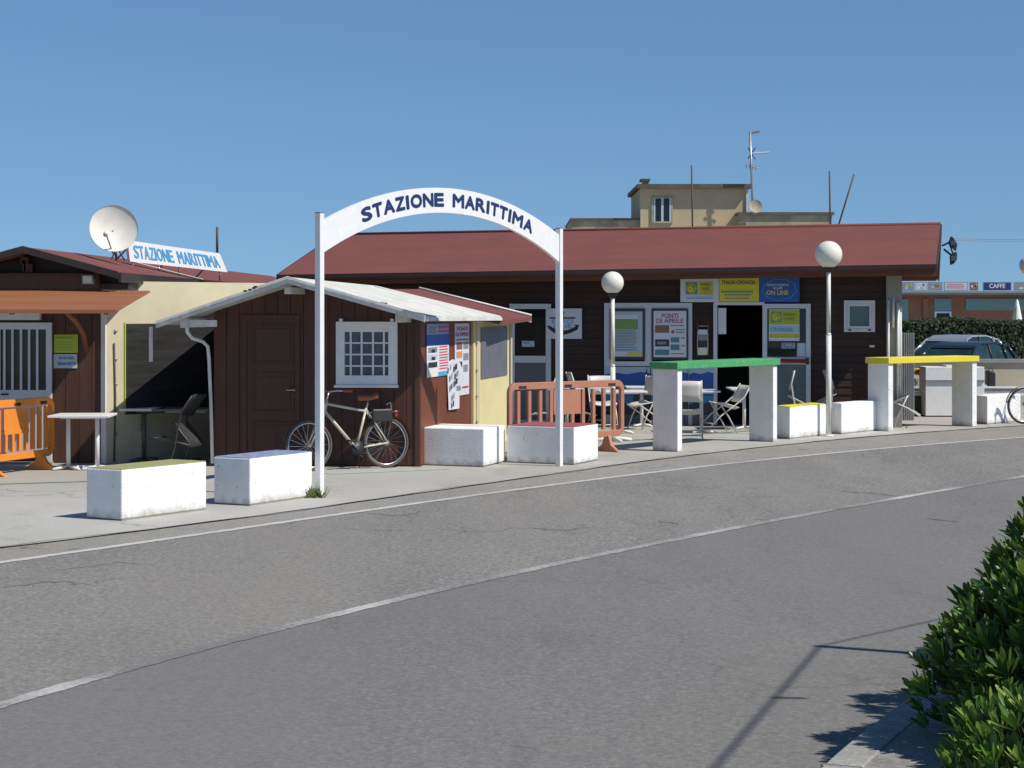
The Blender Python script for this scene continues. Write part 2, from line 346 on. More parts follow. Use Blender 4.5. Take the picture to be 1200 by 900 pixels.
GLY = {}
def glyph(t):
    if t in GLY: return GLY[t]
    cu = bpy.data.curves.new('glyphs', 'FONT'); cu.body = t; cu.size = 1; cu.align_x = 'CENTER'; cu.resolution_u = 3
    ob = bpy.data.objects.new('glyphs', cu); C.objects.link(ob)
    dg = bpy.context.evaluated_depsgraph_get(); me = bpy.data.meshes.new_from_object(ob.evaluated_get(dg))
    vs = [tuple(v.co) for v in me.vertices]; fs = [tuple(p.vertices) for p in me.polygons]
    bpy.data.objects.remove(ob); bpy.data.curves.remove(cu); bpy.data.meshes.remove(me)
    GLY[t] = (vs, fs); return GLY[t]
def text(mb, t, to_world, width, height, m, bold=.028):
    """lay text centred at local (0,0), scaled to width x height (cap), via to_world(x, z)"""
    vs, fs = glyph(t)
    if not vs: return
    x0 = min(v[0] for v in vs); x1 = max(v[0] for v in vs); y0 = min(v[1] for v in vs); y1 = max(v[1] for v in vs)
    sx = width / (x1 - x0); sy = height / (y1 - y0)
    lift_ = to_world(0, 1) - to_world(0, 0); rt = to_world(1, 0) - to_world(0, 0); nn = rt.cross(lift_).normalized()
    for k, (dx, dz) in enumerate(((0, 0), (-1, 0), (1, 0), (0, -1), (0, 1), (-.7, -.7), (.7, .7), (-.7, .7), (.7, -.7))):
        mb.add([to_world((v[0] - (x0 + x1) / 2) * sx + dx * bold * height, (v[1] - (y0 + y1) / 2) * sy + dz * bold * height) + nn * (.0003 * k) for v in vs], fs, m)

class Sheet:
    """a flat print on a wall: rectangles and lettering in fractions of the sheet, each 1.5 mm above the last"""
    def __init__(s, fr, x0, x1, y0, y1, b, m, th=.012, bp=None):
        s.fr = fr; s.mb = MB(); s.b = b; bp = b if bp is None else bp
        s.a0, zt = fr.at(x0, y0, bp); s.a1, zb = fr.at(x1, y1, bp); s.z0 = (zb + fr.at(x0, y1, bp)[1]) / 2; s.z1 = (zt + fr.at(x1, y0, bp)[1]) / 2
        fr.box(s.mb, s.a0, s.a1, b - th, b, s.z0, s.z1, m); s.k = b - th
    def P(s, x, y, d): return s.fr.p(s.a0 + (s.a1 - s.a0) * x, s.k - d, s.z1 + (s.z0 - s.z1) * y)
    def rect(s, x0, y0, x1, y1, m, d=.0015):
        s.mb.add([s.P(x0, y1, d), s.P(x1, y1, d), s.P(x1, y0, d), s.P(x0, y0, d)], [(0, 1, 2, 3)], m); return s
    def poly(s, pts, m, d=.003):
        s.mb.add([s.P(x, y, d) for x, y in pts], [tuple(range(len(pts)))], m); return s
    def disc(s, x, y, rx, ry, m, d=.003, n=20, a0=0, a1=360):
        return s.poly([(x + rx * math.cos(R(a0 + (a1 - a0) * i / n)), y + ry * math.sin(R(a0 + (a1 - a0) * i / n))) for i in range(n)], m, d)
    def text(s, t, x, y, wd, ht, m, d=.0045):
        W_, H_ = s.a1 - s.a0, s.z1 - s.z0
        text(s.mb, t, lambda p, q: s.P(x + p / W_, y - q / H_, d), wd * W_, ht * H_, m); return s
    def lines(s, x0, x1, y0, y1, n, m, fill=.45, rag=.15):
        h = (y1 - y0) / n
        for i in range(n): s.rect(x0, y0 + i * h, x1 - random.random() * rag * (x1 - x0), y0 + i * h + h * fill, m, .003)
        return s
    def done(s, name, label, cat='poster', group=None):
        base = s.fr.p((s.a0 + s.a1) / 2, s.b, s.z0); return solo(s.mb, name, base, label, cat, group)

# ------------------------------------------------------------------ ground, road, markings
def curve_fit(px, extra=0):
    pts = [G(*p) for p in px]; Y = np.array([p.y for p in pts]); X = np.array([p.x for p in pts])
    c = np.polyfit(Y, X, 3 if len(px) > 7 else 2); lo, hi = Y.min(), Y.max()
    def f(y):
        if y < lo: return float(np.polyval(c, lo) + np.polyval(np.polyder(c), lo) * (y - lo))
        if y > hi: return float(np.polyval(c, hi) + np.polyval(np.polyder(c), hi) * (y - hi))
        return float(np.polyval(c, y))
    return f
edge_x = curve_fit([(5, 658.6), (150, 636), (320, 612.5), (412, 599), (540, 582), (580, 577.6), (740, 557), (820, 546), (980, 529.5), (1035, 525), (1200, 512)])
seam_x = curve_fit([(0, 643.5), (160, 621), (267, 608), (320, 599.5), (420, 587), (540, 570), (580, 563.5), (700, 549), (820, 534), (860, 529), (980, 513.5), (1040, 507.5), (1200, 499.5)])
mid_x = curve_fit([(0, 827.5), (125, 785), (280, 747.5), (435, 707.5), (500, 695.8), (600, 671), (704, 649), (908, 608), (1025, 588), (1200, 557.6)])
def line_pts(f, y0, y1, n=90, off=0):        # sample, optionally offset to the right of travel
    out = []
    for i in range(n + 1):
        y = y0 + (y1 - y0) * i / n; d = Vector((f(y + .05) - f(y - .05), .1)).normalized(); out.append(Vector((f(y) + d.y * off, y - d.x * off)))
    return out
def ribbon(name, A, B, z, m, **k):
    mb = MB(); n = len(A); mb.add([(p.x, p.y, z) for p in A] + [(p.x, p.y, z) for p in B], [(i, n + i, n + i + 1, i + 1) for i in range(n - 1)], m)
    return tag(mb.build(name), kind='structure', **k)
g = MB(); g.add([(-900, -60, -.03), (900, -60, -.03), (900, 2500, -.03), (-900, 2500, -.03)], [(0, 1, 2, 3)], 'sand_ground'); tag(g.build('ground'), kind='structure')
sm = line_pts(seam_x, -10, 60, 140)
kerb = line_pts(mid_x, -12, 48, 140, 4.54)
pv = MB(); pv.add([(p.x, p.y, 0) for p in sm] + [(90, 64, 0), (90, 130, 0), (-60, 130, 0), (-60, -10, 0)], [tuple(range(len(sm) + 4))], 'pavement_concrete')
tag(pv.build('pavement'), kind='structure')
rd = MB(); allp = sm + kerb[::-1]; rd.add([(p.x, p.y, -.010) for p in sm] + [(p.x, p.y, -.010) for p in kerb[::-1]], [tuple(range(len(allp)))], 'asphalt')
tag(rd.build('road'), kind='structure')
def ragged(pts, amp):
    return [p + Vector((random.uniform(-amp, amp), random.uniform(-amp, amp))) for p in pts]
eL = ragged(line_pts(edge_x, -10, 60, 1400, -.055), .011); eR = ragged(line_pts(edge_x, -10, 60, 1400, .055), .011)
ribbon('far_lane', line_pts(edge_x, -10, 60, 140, -.02), line_pts(mid_x, -10, 60, 140, 0), -.009, 'asphalt_worn')
ribbon('road_shoulder', line_pts(seam_x, -10, 58, 140, .03), line_pts(edge_x, -10, 60, 140, 0), -.008, 'asphalt_old')
ribbon('edge_line', eL, eR, -.005, 'edge_paint')
ribbon('centre_line', ragged(line_pts(mid_x, -10, 60, 1400, -.060), .010), ragged(line_pts(mid_x, -10, 60, 1400, .060), .010), -.006, 'centre_paint')
# seam of dark filler that wanders along the pavement edge
sa = []; sb = []
for p in line_pts(seam_x, 5, 50, 220):
    wv = .05 * math.sin(p.y * 1.3) + .03 * math.sin(p.y * 3.7 + 1); th = .017 + .010 * math.sin(p.y * 5.1)
    sa.append(Vector((p.x + wv - th, p.y))); sb.append(Vector((p.x + wv + th, p.y)))
mat('seam', (.20, .19, .17), .9, (.30, .29, .27), 2.5, .9)
ribbon('pavement_seam', sa, sb, .003, 'seam')
# green painted line on the pavement, and the pale strip by the kiosk
def path(name, px, wd, m, z=.004):
    P = [G(*p).to_2d() for p in px]; A = []; B = []
    for i, p in enumerate(P):
        t = (P[min(i + 1, len(P) - 1)] - P[max(i - 1, 0)]).normalized(); nn = Vector((-t.y, t.x)) * wd / 2
        A.append(p + nn); B.append(p - nn)
    return ribbon(name, A, B, z, m)
path('green_floor_line', [(-60, 571), (0, 567.5), (100, 564.5), (245, 561)], .09, 'green_line')
path('mint_floor_strip', [(382, 555), (440, 552.5), (520, 549)], .34, 'mint_strip')
path('green_floor_line', [(725, 517), (762, 515), (820, 509), (880, 505)], .10, 'green_line')
# raised pavement on the near side, with its kerb stones
kin = line_pts(mid_x, -12, 48, 140, 4.54 + .17); kf = line_pts(mid_x, -12, 48, 140, 7.5)
ns = MB(); n_ = len(kin)
ns.add([(p.x, p.y, .105) for p in kin] + [(p.x, p.y, .105) for p in kf], [(i, n_ + i, n_ + i + 1, i + 1) for i in range(n_ - 1)], 'near_paving')
near = tag(ns.build('near_pavement'), kind='structure')
for i in range(26):
    y = 4 + i * 1.02 * .9; a = line_pts(mid_x, y, y + .908, 4, 4.54); b = line_pts(mid_x, y, y + .908, 4, 4.708)
    k = MB(); jz = random.uniform(-.0015, .0015)
    k.add([(p.x, p.y, -.03) for p in a] + [(p.x, p.y, .11 + jz) for p in a] + [(p.x, p.y, .11 + jz) for p in b] + [(p.x, p.y, -.03) for p in b],
          [(j + 1 + r * 5, j + r * 5, j + (r + 1) % 4 * 5, j + 1 + (r + 1) % 4 * 5) for r in range(4) for j in range(4)] + [(0, 5, 10, 15), (19, 14, 9, 4)], 'kerb_concrete')
    k.build('kerb_stone', near, bevel=.008)
# worn repair patches in the asphalt
def patch(px, py, rx, ry, ang, m, z=-.0085):
    c = G(px, py); mb = MB(); pts = []
    for i in range(22):
        a = 2 * math.pi * i / 22; q = 1 + .18 * math.sin(3 * a + px) + .10 * math.sin(5 * a + py); x, y = rx * math.cos(a) * q, ry * math.sin(a) * q
        pts.append((c.x + x * math.cos(ang) - y * math.sin(ang), c.y + x * math.sin(ang) + y * math.cos(ang), z))
    mb.add(pts, [tuple(range(22))], m); tag(mb.build('asphalt_patch'), kind='structure')
ground_mat('asphalt_patch', (.150, .148, .146), (.172, .166, .158), (.125, .122, .12), .7, .9, warm=(.17, .162, .15))
def scar(px, wd, m='seam_dark'):
    P = [G(*p).to_2d() for p in px]; Q = []
    for a, b in zip(P[:-1], P[1:]):
        for i in range(8): Q.append(a + (b - a) * i / 8 + Vector((random.uniform(-.03, .03), random.uniform(-.05, .05))))
    A = []; B_ = []; n = len(Q)
    for i, p in enumerate(Q):
        t = (Q[min(i + 1, n - 1)] - Q[max(i - 1, 0)]).normalized(); w_ = wd * (.25 + math.sin(math.pi * i / (n - 1))) * random.uniform(.5, 1.3); nn = Vector((-t.y, t.x)) * w_ / 2; A.append(p + nn); B_.append(p - nn)
    ribbon('road_crack', A, B_, -.0075, m)
mat('seam_dark', (.085, .082, .08), .9, (.13, .127, .122), 12, .9)
scar([(985, 575), (1020, 577), (1060, 582)], .05); scar([(880, 607), (905, 609), (935, 604)], .035); scar([(620, 617), (660, 621), (705, 615)], .03)
scar([(0, 688), (60, 680), (110, 684)], .03); scar([(60, 668), (140, 658), (190, 662)], .022); scar([(1085, 606), (1130, 611)], .05); scar([(420, 600), (470, 604), (505, 596)], .025); scar([(770, 610), (800, 614)], .04)

# ------------------------------------------------------------------ white concrete blocks along the kerb
def block(L, Cn, Rt, h, top, label, z0=0.0):
    l, c, r = G(*L), G(*Cn), G(*Rt); b = l + r - c; base = (c + b) / 2
    T = thing('concrete_block', base, label, 'concrete block', 'white concrete blocks lined up along the pavement')
    q = [c, r, b, l]; m = MB(); m.hexa([p + Vector((0, 0, .012)) for p in q] + [p + Vector((0, 0, h)) for p in q], 'roughcast')
    m.build('body', T, bevel=.014)
    if top:
        t = MB(); ctr = sum(q, Vector()) / 4
        qq = [p + (ctr - p) * .012 for p in q]; t.hexa([p + Vector((0, 0, h - .004)) for p in qq] + [p + Vector((0, 0, h + .006)) for p in qq], top); t.build('painted_top', T, bevel=.004)
    f = MB(); ctr = sum(q, Vector()) / 4; qq = [p + (ctr - p) * .03 for p in q]
    f.hexa([p + Vector((0, 0, 0)) for p in qq] + [p + Vector((0, 0, .0118)) for p in qq], 'grey_concrete'); f.build('underside', T)
block((101, 607.5), (142.7, 610.5), (242, 597.5), .512, 'top_lime', 'white concrete block with a lime green painted top, in front of the tables')
block((250.5, 590.5), (293, 593), (366, 582.5), .512, 'top_blue', 'white concrete block with a blue painted top beside the left gate post')
block((490, 545), (567, 547.5), (592, 541.5), .512, None, 'plain white concrete block in front of the kiosk side wall')
block((594, 542), (673, 545), (701, 539.5), .512, 'top_red', 'white concrete block with a red painted top behind the right gate post')
block((910, 512.5), (925.5, 514.8), (968, 510), .52, 'top_yellow', 'white concrete block with a yellowed top, left of the tall lamp post')
block((974.5, 507.5), (986, 509), (1029.5, 504.5), .52, None, 'plain white concrete block between the tall lamp post and the yellow counter')
block((1143, 495.5), (1157, 497.5), (1196, 494), .517, None, 'white concrete block at the right, behind the wheel of the dark bicycle')

# ------------------------------------------------------------------ arch gate
GA, GB = G(374.5, 582.3), G(655.3, 546.2)
GF = Frame(GA.to_2d(), (GB - GA).to_2d()); GL = (GB - GA).length
gate = thing('entrance_arch', (GA + GB) / 2, 'white metal entrance arch lettered STAZIONE MARITTIMA standing on two posts', 'arch')
for a in (0, GL):
    m = MB(); GF.box(m, a - .038, a + .038, -.038, .038, 0, 3.2, 'white_paint'); p = m.build('post', gate, bevel=.004)
    m = MB(); GF.box(m, a - .040, a + .040, -.040, .040, 3.2, 3.212, 'metal_grey'); m.build('cap', p)
def arc_z(s, z_end, z_mid):
    c = GL / 2; k = z_mid - z_end; Rr = (c * c + k * k) / (2 * k); return z_mid - Rr + math.sqrt(max(0, Rr * Rr - (s - c) ** 2))
m = MB(); n = 60; vs = []
for b in (-.022, .022):
    for i in range(n + 1):
        s = .038 + (GL - .076) * i / n; vs.append(GF.p(s, b, arc_z(s, 2.735, 3.305))); vs.append(GF.p(s, b, arc_z(s, 3.10, 3.61)))
fs = []; o2 = 2 * (n + 1)
for i in range(n):
    j = 2 * i; fs += [(j, j + 2, j + 3, j + 1), (o2 + j + 1, o2 + j + 3, o2 + j + 2, o2 + j), (j + 1, j + 3, o2 + j + 3, o2 + j + 1), (j + 2, j, o2 + j, o2 + j + 2)]
m.add(vs, fs, 'white_paint'); panel = m.build('arch_panel', gate)
ADV = dict(S=.667, T=.611, A=.722, Z=.611, I=.278, O=.778, N=.722, E=.667, M=.833, R=.722); ADV[' '] = .5
word = 'STAZIONE MARITTIMA'
s0, s1 = GF.at(421, 255)[0], GF.at(623, 262)[0]; tot = sum(ADV[c] + .05 for c in word); kx = (s1 - s0) / tot; cur = s0
for ch in word:
    wd = (ADV[ch] + .05) * kx; sc_ = cur + wd / 2; cur += wd
    if ch == ' ': continue
    zb = (arc_z(sc_, 2.735, 3.305) + arc_z(sc_, 3.10, 3.61)) / 2 + .005
    sl = (arc_z(sc_ + .05, 3.0, 3.55) - arc_z(sc_ - .05, 3.0, 3.55)) / .1; an = math.atan(sl); ca, sa_ = math.cos(an), math.sin(an)
    m = MB(); gw = (ADV[ch] * kx) * (.93 if ch != 'I' else .5)
    text(m, ch, lambda x, z: GF.p(sc_ + x * ca - z * sa_, -.0245, zb + x * sa_ + z * ca), gw * .97, .148, 'p_letter', .078); m.build('letter', panel)
# weeds at the foot of the gate post
m = MB(); base = G(366, 583)
for i in range(170):
    a = random.uniform(0, 6.3); r = random.uniform(0, .16); h = random.uniform(.05, .17); p = base + Vector((r * math.cos(a), r * .6 * math.sin(a), 0)); d = Vector((math.cos(a * 3) * .9, math.sin(a * 3) * .6, 1)).normalized()
    sd = Vector((-math.sin(a), math.cos(a), 0)) * .006; q = p + d * h
    m.add([p - sd, p + sd, p + d * h * .6 + sd * 1.6, q, p + d * h * .6 - sd * 1.6], [(0, 1, 2, 3, 4)], 'weed_leaf')
solo(m, 'weed_tuft', base, 'small tuft of green weeds at the foot of the left gate post', 'plant', kind='stuff')

# ------------------------------------------------------------------ kiosk with white roof
K = Frame((-4.028, 26.49), (.9987, -.05), (.21, .978)); KW = 2.79
kc = K.p(KW, 0, 0); KS = Frame(kc.to_2d(), (.21, .978), (-.978, .21))
kiosk = thing('wooden_kiosk', K.p(KW / 2, 1.5, 0), 'small brown wooden kiosk with a white felted gable roof, door and lattice window', 'kiosk')
kLT, kA, kRT = W(183, 377, 25.95), W(337, 324.5, 25.72), W(498.7, 370, 25.55)
kd = Vector((.21, .978, 0)).normalized() * 4.55
def roof_z(x, y):                            # underside height of the kiosk roof at a ground point
    dx = x - (kA.x + .21 / .978 * (y - kA.y)); return kA.z - .05 - (abs(dx) / abs(kLT.x - kA.x)) * (kA.z - kLT.z) if dx < 0 else kA.z - .05 - dx / abs(kRT.x - kA.x) * (kA.z - kRT.z)
wall = MB(); q = [K.p(.02, .02, 0), K.p(KW - .02, .02, 0), K.p(KW - .02, 3.0, 0), K.p(.02, 3.0, 0)]
gm = []
for b in (.02, 3.0):
    pts = []
    for a in (0.02, 1.35, KW - .02):
        p = K.p(a, b, 0); pts.append(Vector((p.x, p.y, roof_z(p.x, p.y))))
    gm.append(pts)
vs = [K.p(.02, .02, 0), K.p(KW - .02, .02, 0), gm[0][2], gm[0][1], gm[0][0], K.p(.02, 3, 0), K.p(KW - .02, 3, 0), gm[1][2], gm[1][1], gm[1][0]]
wall.add(vs, [(0, 1, 2, 3, 4), (9, 8, 7, 6, 5), (1, 6, 7, 2), (5, 0, 4, 9)], 'door_wood'); kwall = wall.build('wall', kiosk)
nb = 16; da = K.at(284, 400)[0], K.at(352, 400)[0]; dz = K.at(318, 369)[1]
for i in range(nb):                          # front boards, vertical
    a0, a1 = KW * i / nb + .003, KW * (i + 1) / nb - .003
    p0, p1 = K.p(a0, 0, 0), K.p(a1, 0, 0); z0_, z1_ = roof_z(p0.x, p0.y), roof_z(p1.x, p1.y)
    m = MB(); lo = .02
    m.hexa([K.p(a0, 0, lo), K.p(a1, 0, lo), K.p(a1, .018, lo), K.p(a0, .018, lo), K.p(a0, 0, z0_), K.p(a1, 0, z1_), K.p(a1, .018, z1_), K.p(a0, .018, z0_)], 'brown_wood')
    m.build('plank', kiosk, bevel=.003)
m = MB(); KS.box(m, .05, 3.0, -.004, .015, .02, 1.97, 'side_panel_brown'); m.build('side_panel', kiosk)
m = MB(); K.box(m, KW - .06, KW + .012, -.02, .05, 0, 1.97, 'brown_wood'); m.build('corner_post', kiosk, bevel=.004)
# door
m = MB(); d0, d1 = da
for x0, x1, z0_, z1_ in ((d0, d0 + .07, .02, dz), (d1 - .07, d1, .02, dz), (d0 + .07, d1 - .07, dz - .07, dz)): K.box(m, x0, x1, -.03, -.001, z0_, z1_, 'brown_wood')
m.build('door_frame', kiosk, bevel=.003)
m = MB(); K.box(m, d0 + .07, d1 - .07, -.012, -.001, .03, dz - .07, 'door_wood'); door = m.build('door', kiosk)
for y0, y1 in ((380, 427), (437, 484), (494, 538)):
    x0, zt = K.at(295, y0, -.02); x1, zb = K.at(345, y1, -.02)
    m = MB()
    for r in ((x0, x1, zt - .03, zt), (x0, x1, zb, zb + .03), (x0, x0 + .03, zb + .03, zt - .03), (x1 - .03, x1, zb + .03, zt - .03)): K.box(m, r[0], r[1], -.024, -.0125, r[2], r[3], 'brown_wood')
    K.box(m, x0 + .06, x1 - .06, -.020, -.0125, zb + .06, zt - .06, 'door_wood'); m.build('door_panel', door, bevel=.002)
m = MB(); a, z = K.at(346, 457, -.03); K.box(m, a - .02, a + .02, -.02, -.0125, z - .02, z + .02, 'steel'); m.tube([K.p(a, -.02, z), K.p(a, -.06, z), K.p(a - .11, -.062, z)], .009, 'steel', 6)
m.lathe(K.p(a, -.012, z - .08), [(0.018, 0), (.018, .012), (0, .014)], 'steel', 12, axis=(0, -1, 0)); m.build('handle', door)
# lattice window
m = MB(); b0, b1 = -.055, -.002
K.pbox(m, 393.5, 403.5, 377, 451, b0, b1, 'white_paint', b0); K.pbox(m, 455, 465, 377, 451, b0, b1, 'white_paint', b0)
K.pbox(m, 403.5, 455, 377, 389, b0, b1, 'white_paint', b0); K.pbox(m, 403.5, 455, 440, 451, b0, b1, 'white_paint', b0)
win = m.build('window', kiosk, bevel=.003)
m = MB(); K.pbox(m, 392, 466.5, 451.2, 454.3, -.085, b1, 'white_paint', b0); m.build('sill', win, bevel=.003)
xs = [403.5, 410.7, 423.5, 436.8, 449.6, 455]; ys = [389, 402, 415.5, 429, 440]
for i in range(5):
    for j in range(4):
        m = MB(); K.pbox(m, xs[i] + .1, xs[i + 1] - .1, ys[j] + .1, ys[j + 1] - .1, -.020, -.014, 'glass_blue', -.05); m.build('pane', win)
m = MB()
for x in xs[1:-1]: K.pbox(m, x - 1.0, x + 1.0, 389, 440, -.042, -.028, 'white_paint', -.05)
for y in ys[1:-1]: K.pbox(m, 403.5, 455, y - .9, y + .9, -.0275, -.0205, 'white_paint', -.05)
m.build('lattice', win)
for x in (399, 459): m = MB(); K.pbox(m, x - 2, x + 2, 373.5, 377, -.04, -.01, 'white_paint', -.05); m.build('bracket', win)
# roof
def slab(name, pts, th, m, parent, bevel=0):
    mb = MB(); mb.prism(pts, (0, 0, -th), m); return mb.build(name, parent, bevel)
rb_dz = Vector((0, 0, -.055 ))
lB, aB, rB = kLT + kd, kA + kd * .93 + Vector((0, 0, -.07)), kRT + kd + Vector((0, 0, -.02))
slab('roof_felt', [kLT, kA, aB, lB], .022, 'felt_white', kiosk); slab('roof_felt', [kA, kRT, rB, aB], .022, 'felt_white', kiosk)
def lerp(a, b, t): return a + (b - a) * t
for (P0, P1, Q0, Q1, s_) in ((kLT, kA, lB, aB, 0), (kA, kRT, aB, rB, 1)):      # boards under the felt, running down the slope
    nbd = 24
    for i in range(nbd):
        t0, t1 = i / nbd + .001, (i + 1) / nbd - .0025; dzv = Vector((0, 0, -.0235))
        pts = [lerp(P0, Q0, t0) + dzv, lerp(P1, Q1, t0) + dzv, lerp(P1, Q1, t1) + dzv, lerp(P0, Q0, t1) + dzv]
        c_ = sum(pts, Vector()) / 4; pts = [p + (c_ - p) * .004 for p in pts]
        m = MB(); m.prism(pts, (0, 0, -.024), 'white_weathered'); m.build('roof_board', kiosk)
fv = Vector((0, -.022, 0))
for P0, P1 in ((kLT, kA), (kA, kRT)):
    m = MB(); m.prism([P0 + Vector((0, -.003, .004)), P1 + Vector((0, -.003, .004)), P1 + Vector((0, -.003, -.085)), P0 + Vector((0, -.003, -.085))], fv, 'white_weathered'); m.build('bargeboard', kiosk, bevel=.003)
    m = MB(); m.prism([P0 + Vector((0, -.03, .01)), P1 + Vector((0, -.03, .01)), P1 + Vector((0, -.03, -.03)), P0 + Vector((0, -.03, -.03))], (0, -.02, 0), 'white_weathered'); m.build('verge_trim', kiosk, bevel=.003)
m = MB(); e0, e1 = kRT + Vector((.003, .05, -.02)), rB + Vector((.003, 0, -.02)); m.prism([e0, e1, e1 - Vector((0, 0, .05)), e0 - Vector((0, 0, .05))], (.02, -.004, 0), 'white_weathered'); m.build('eave_trim', kiosk)
def purlin(px0, px1, y0, y1, Y, ln):
    p0 = W(px0, y1, Y); p1 = W(px1, y0, Y); m = MB(); d = Vector((.21, .978, 0)) * ln
    m.prism([(p0.x, Y, p0.z), (p1.x, Y, p0.z), (p1.x, Y, p1.z), (p0.x, Y, p1.z)], d, 'white_weathered'); m.build('purlin', kiosk, bevel=.004)
purlin(333, 341, 336.5, 344.5, 25.85, .95); purlin(463, 470, 368.5, 378, 25.85, .9); purlin(211, 219, 374, 384, 26.0, .9)
m = MB(); p0, p1 = W(219.2, 375, 26.1), W(254, 383, 26.1); m.box(p0.x, p1.x, 26.1, 26.14, p1.z, p0.z, 'white_weathered'); m.build('cross_beam', kiosk, bevel=.003)
m = MB(); Yp = 26.45; m.tube([W(219, 381, 26.1), W(219.5, 389, 26.15), W(225, 396, 26.2), W(238, 400.5, 26.3), W(243.5, 406, Yp), W(245, 420, Yp), W(247, 470, Yp), W(249, 543, Yp)], .024, 'pole_white', 10)
m.build('downpipe', kiosk)
m = MB()
for x, y in ((287.5, 341), (293, 339.5), (297.5, 337.5), (299.5, 336), (446.5, 355), (449, 355.5), (452, 355.8)):
    p = W(x, y, 25.66); m.box(p.x - .022, p.x + .022, p.y - .02, p.y - .006, p.z - .012, p.z + .012, 'black')
m.build('peeled_paint', kiosk)

# annex behind the kiosk: pale yellow plastic wall under a red felt roof
annex = thing('yellow_annex', KS.p(4.3, .8, 0), 'pale yellow panelled lean-to with a curtain window under a red felt roof', 'annex')
m = MB(); KS.box(m, 3.04, 5.55, -.03, .02, 0, 1.93, 'yellow_panel'); KS.box(m, 5.50, 5.55, .02, 2.4, 0, 1.93, 'yellow_panel'); m.build('wall', annex)
m = MB(); KS.pbox(m, 563, 593.5, 383, 441.5, -.045, -.0305, 'plastic_curtain', -.03); m.build('window', annex)
m = MB()
for x0, x1 in ((557.5, 560.5), (597.5, 599)): KS.pbox(m, x0, x1, 376, 520, -.05, -.031, 'cream', -.03)
m.build('edge_trim', annex)
for y in (402, 434, 464, 494):
    a, z = KS.at(558.9, y, -.05); m = MB(); m.lathe(KS.p(a, -.05, z), [(.022, 0), (.018, .012), (0, .014)], 'metal_grey', 10, axis=-KS.v); m.build('snap_button', annex)
aR0, aR1, aE0, aE1 = W(415, 335.5, 29.0), W(491, 338.5, 32.4), W(560, 373.0, 29.2), W(622.5, 371, 32.5)
aE0.z = 1.93
slab('roof', [W(415, 335.0, 28.4) - Vector((0, 0, .05)), W(491, 338.7, 32.4), W(622.5, 371, 32.5), aB + (rB - aB) * 1.02 - Vector((0, 0, .06))], .07, 'roof_felt_red', annex)
m = MB(); a_, b_ = W(491, 338.0, 32.42), W(622.8, 370.3, 32.52); m.prism([a_, b_, b_ - Vector((0, 0, .11)), a_ - Vector((0, 0, .11))], (0, .03, 0), 'white_weathered'); m.build('verge_trim', annex)
m = MB(); m.tube([a_ + Vector((0, -.02, .012)), b_ + Vector((0, -.02, .012))], .02, 'pole_white', 6); m.build('flashing', annex)

# posters on the kiosk side
s = Sheet(KS, 499.5, 525.5, 379.5, 441, -.012, 'p_blue', .006)
s.rect(0, 0, 1, .2, 'p_sky').rect(0, .2, 1, .41, 'p_blue').rect(0, .41, .5, .86, 'p_white').rect(.5, .41, 1, .92, 'p_white').rect(0, .86, .5, 1, 'p_cream').rect(.5, .93, 1, 1, 'p_cyan')
s.rect(.5, .03, 1, .09, 'p_magenta', .003).rect(.5, .12, 1, .17, 'p_magenta', .003).rect(.08, .05, .42, .18, 'p_grey', .003).lines(.55, .98, .43, .90, 9, 'p_red')
for k in range(3): s.rect(.06, .44 + k * .14, .46, .54 + k * .14, ('p_grey', 'p_pale', 'p_rock')[k], .003); s.rect(.2, .48 + k * .14, .36, .54 + k * .14, 'p_black', .0045)
s.done('ferry_poster', 'blue and white price poster, left of the two posters on the kiosk side')
s = Sheet(KS, 532.7, 549.3, 379, 463, -.012, 'p_white', .006)
s.text('PONTI', .5, .075, .75, .055, 'p_magenta').text('DI APRILE', .5, .15, .9, .05, 'p_magenta').rect(.1, .215, .95, .235, 'p_red').rect(.1, .26, .5, .36, 'p_brown').rect(.58, .26, .95, .36, 'p_grey')
s.rect(.1, .39, .5, .48, 'p_orange').rect(.58, .42, .95, .52, 'p_grey').rect(.1, .53, .5, .64, 'p_rock').rect(.58, .58, .9, .68, 'p_grey').rect(.1, .70, .5, .8, 'p_brown').rect(.5, .88, .95, .91, 'p_red').rect(.1, .86, .4, .93, 'p_grey')
s.done('holiday_poster', 'long white PONTI DI APRILE poster, right of the two posters on the kiosk side')
m = MB(); lf = [(526.7, 425), (532, 421), (540, 424), (546, 440), (541.5, 463), (538.5, 478.5), (527.2, 480.5)]
pts = []
for x, y in lf: a, z = KS.at(x, y, -.05); pts.append(KS.p(a, -.03 - .02 * math.sin(y), z))
m.add(pts, [tuple(range(len(pts)))], 'p_white'); m.add([p + KS.v * .004 for p in pts], [tuple(range(len(pts)))[::-1]], 'p_white')
for k, (x, y) in enumerate([(528, 431), (534.5, 430), (536, 438), (535, 447), (529.5, 441), (529.5, 453), (532, 464), (531.5, 473)]):
    a, z = KS.at(x, y, -.06); w_ = .07 if k in (1, 2, 3) else .04; m.add([KS.p(a - w_, -.058, z - .05), KS.p(a + w_, -.058, z - .03), KS.p(a + w_ * 1.2, -.058, z + .05), KS.p(a - w_ * .8, -.058, z + .035)], [(0, 1, 2, 3)], 'p_rock' if k % 2 else 'p_grey')
solo(m, 'torn_leaflet', pts[-1], 'torn white leaflet with dark pictures hanging over the long poster on the kiosk side', 'leaflet')

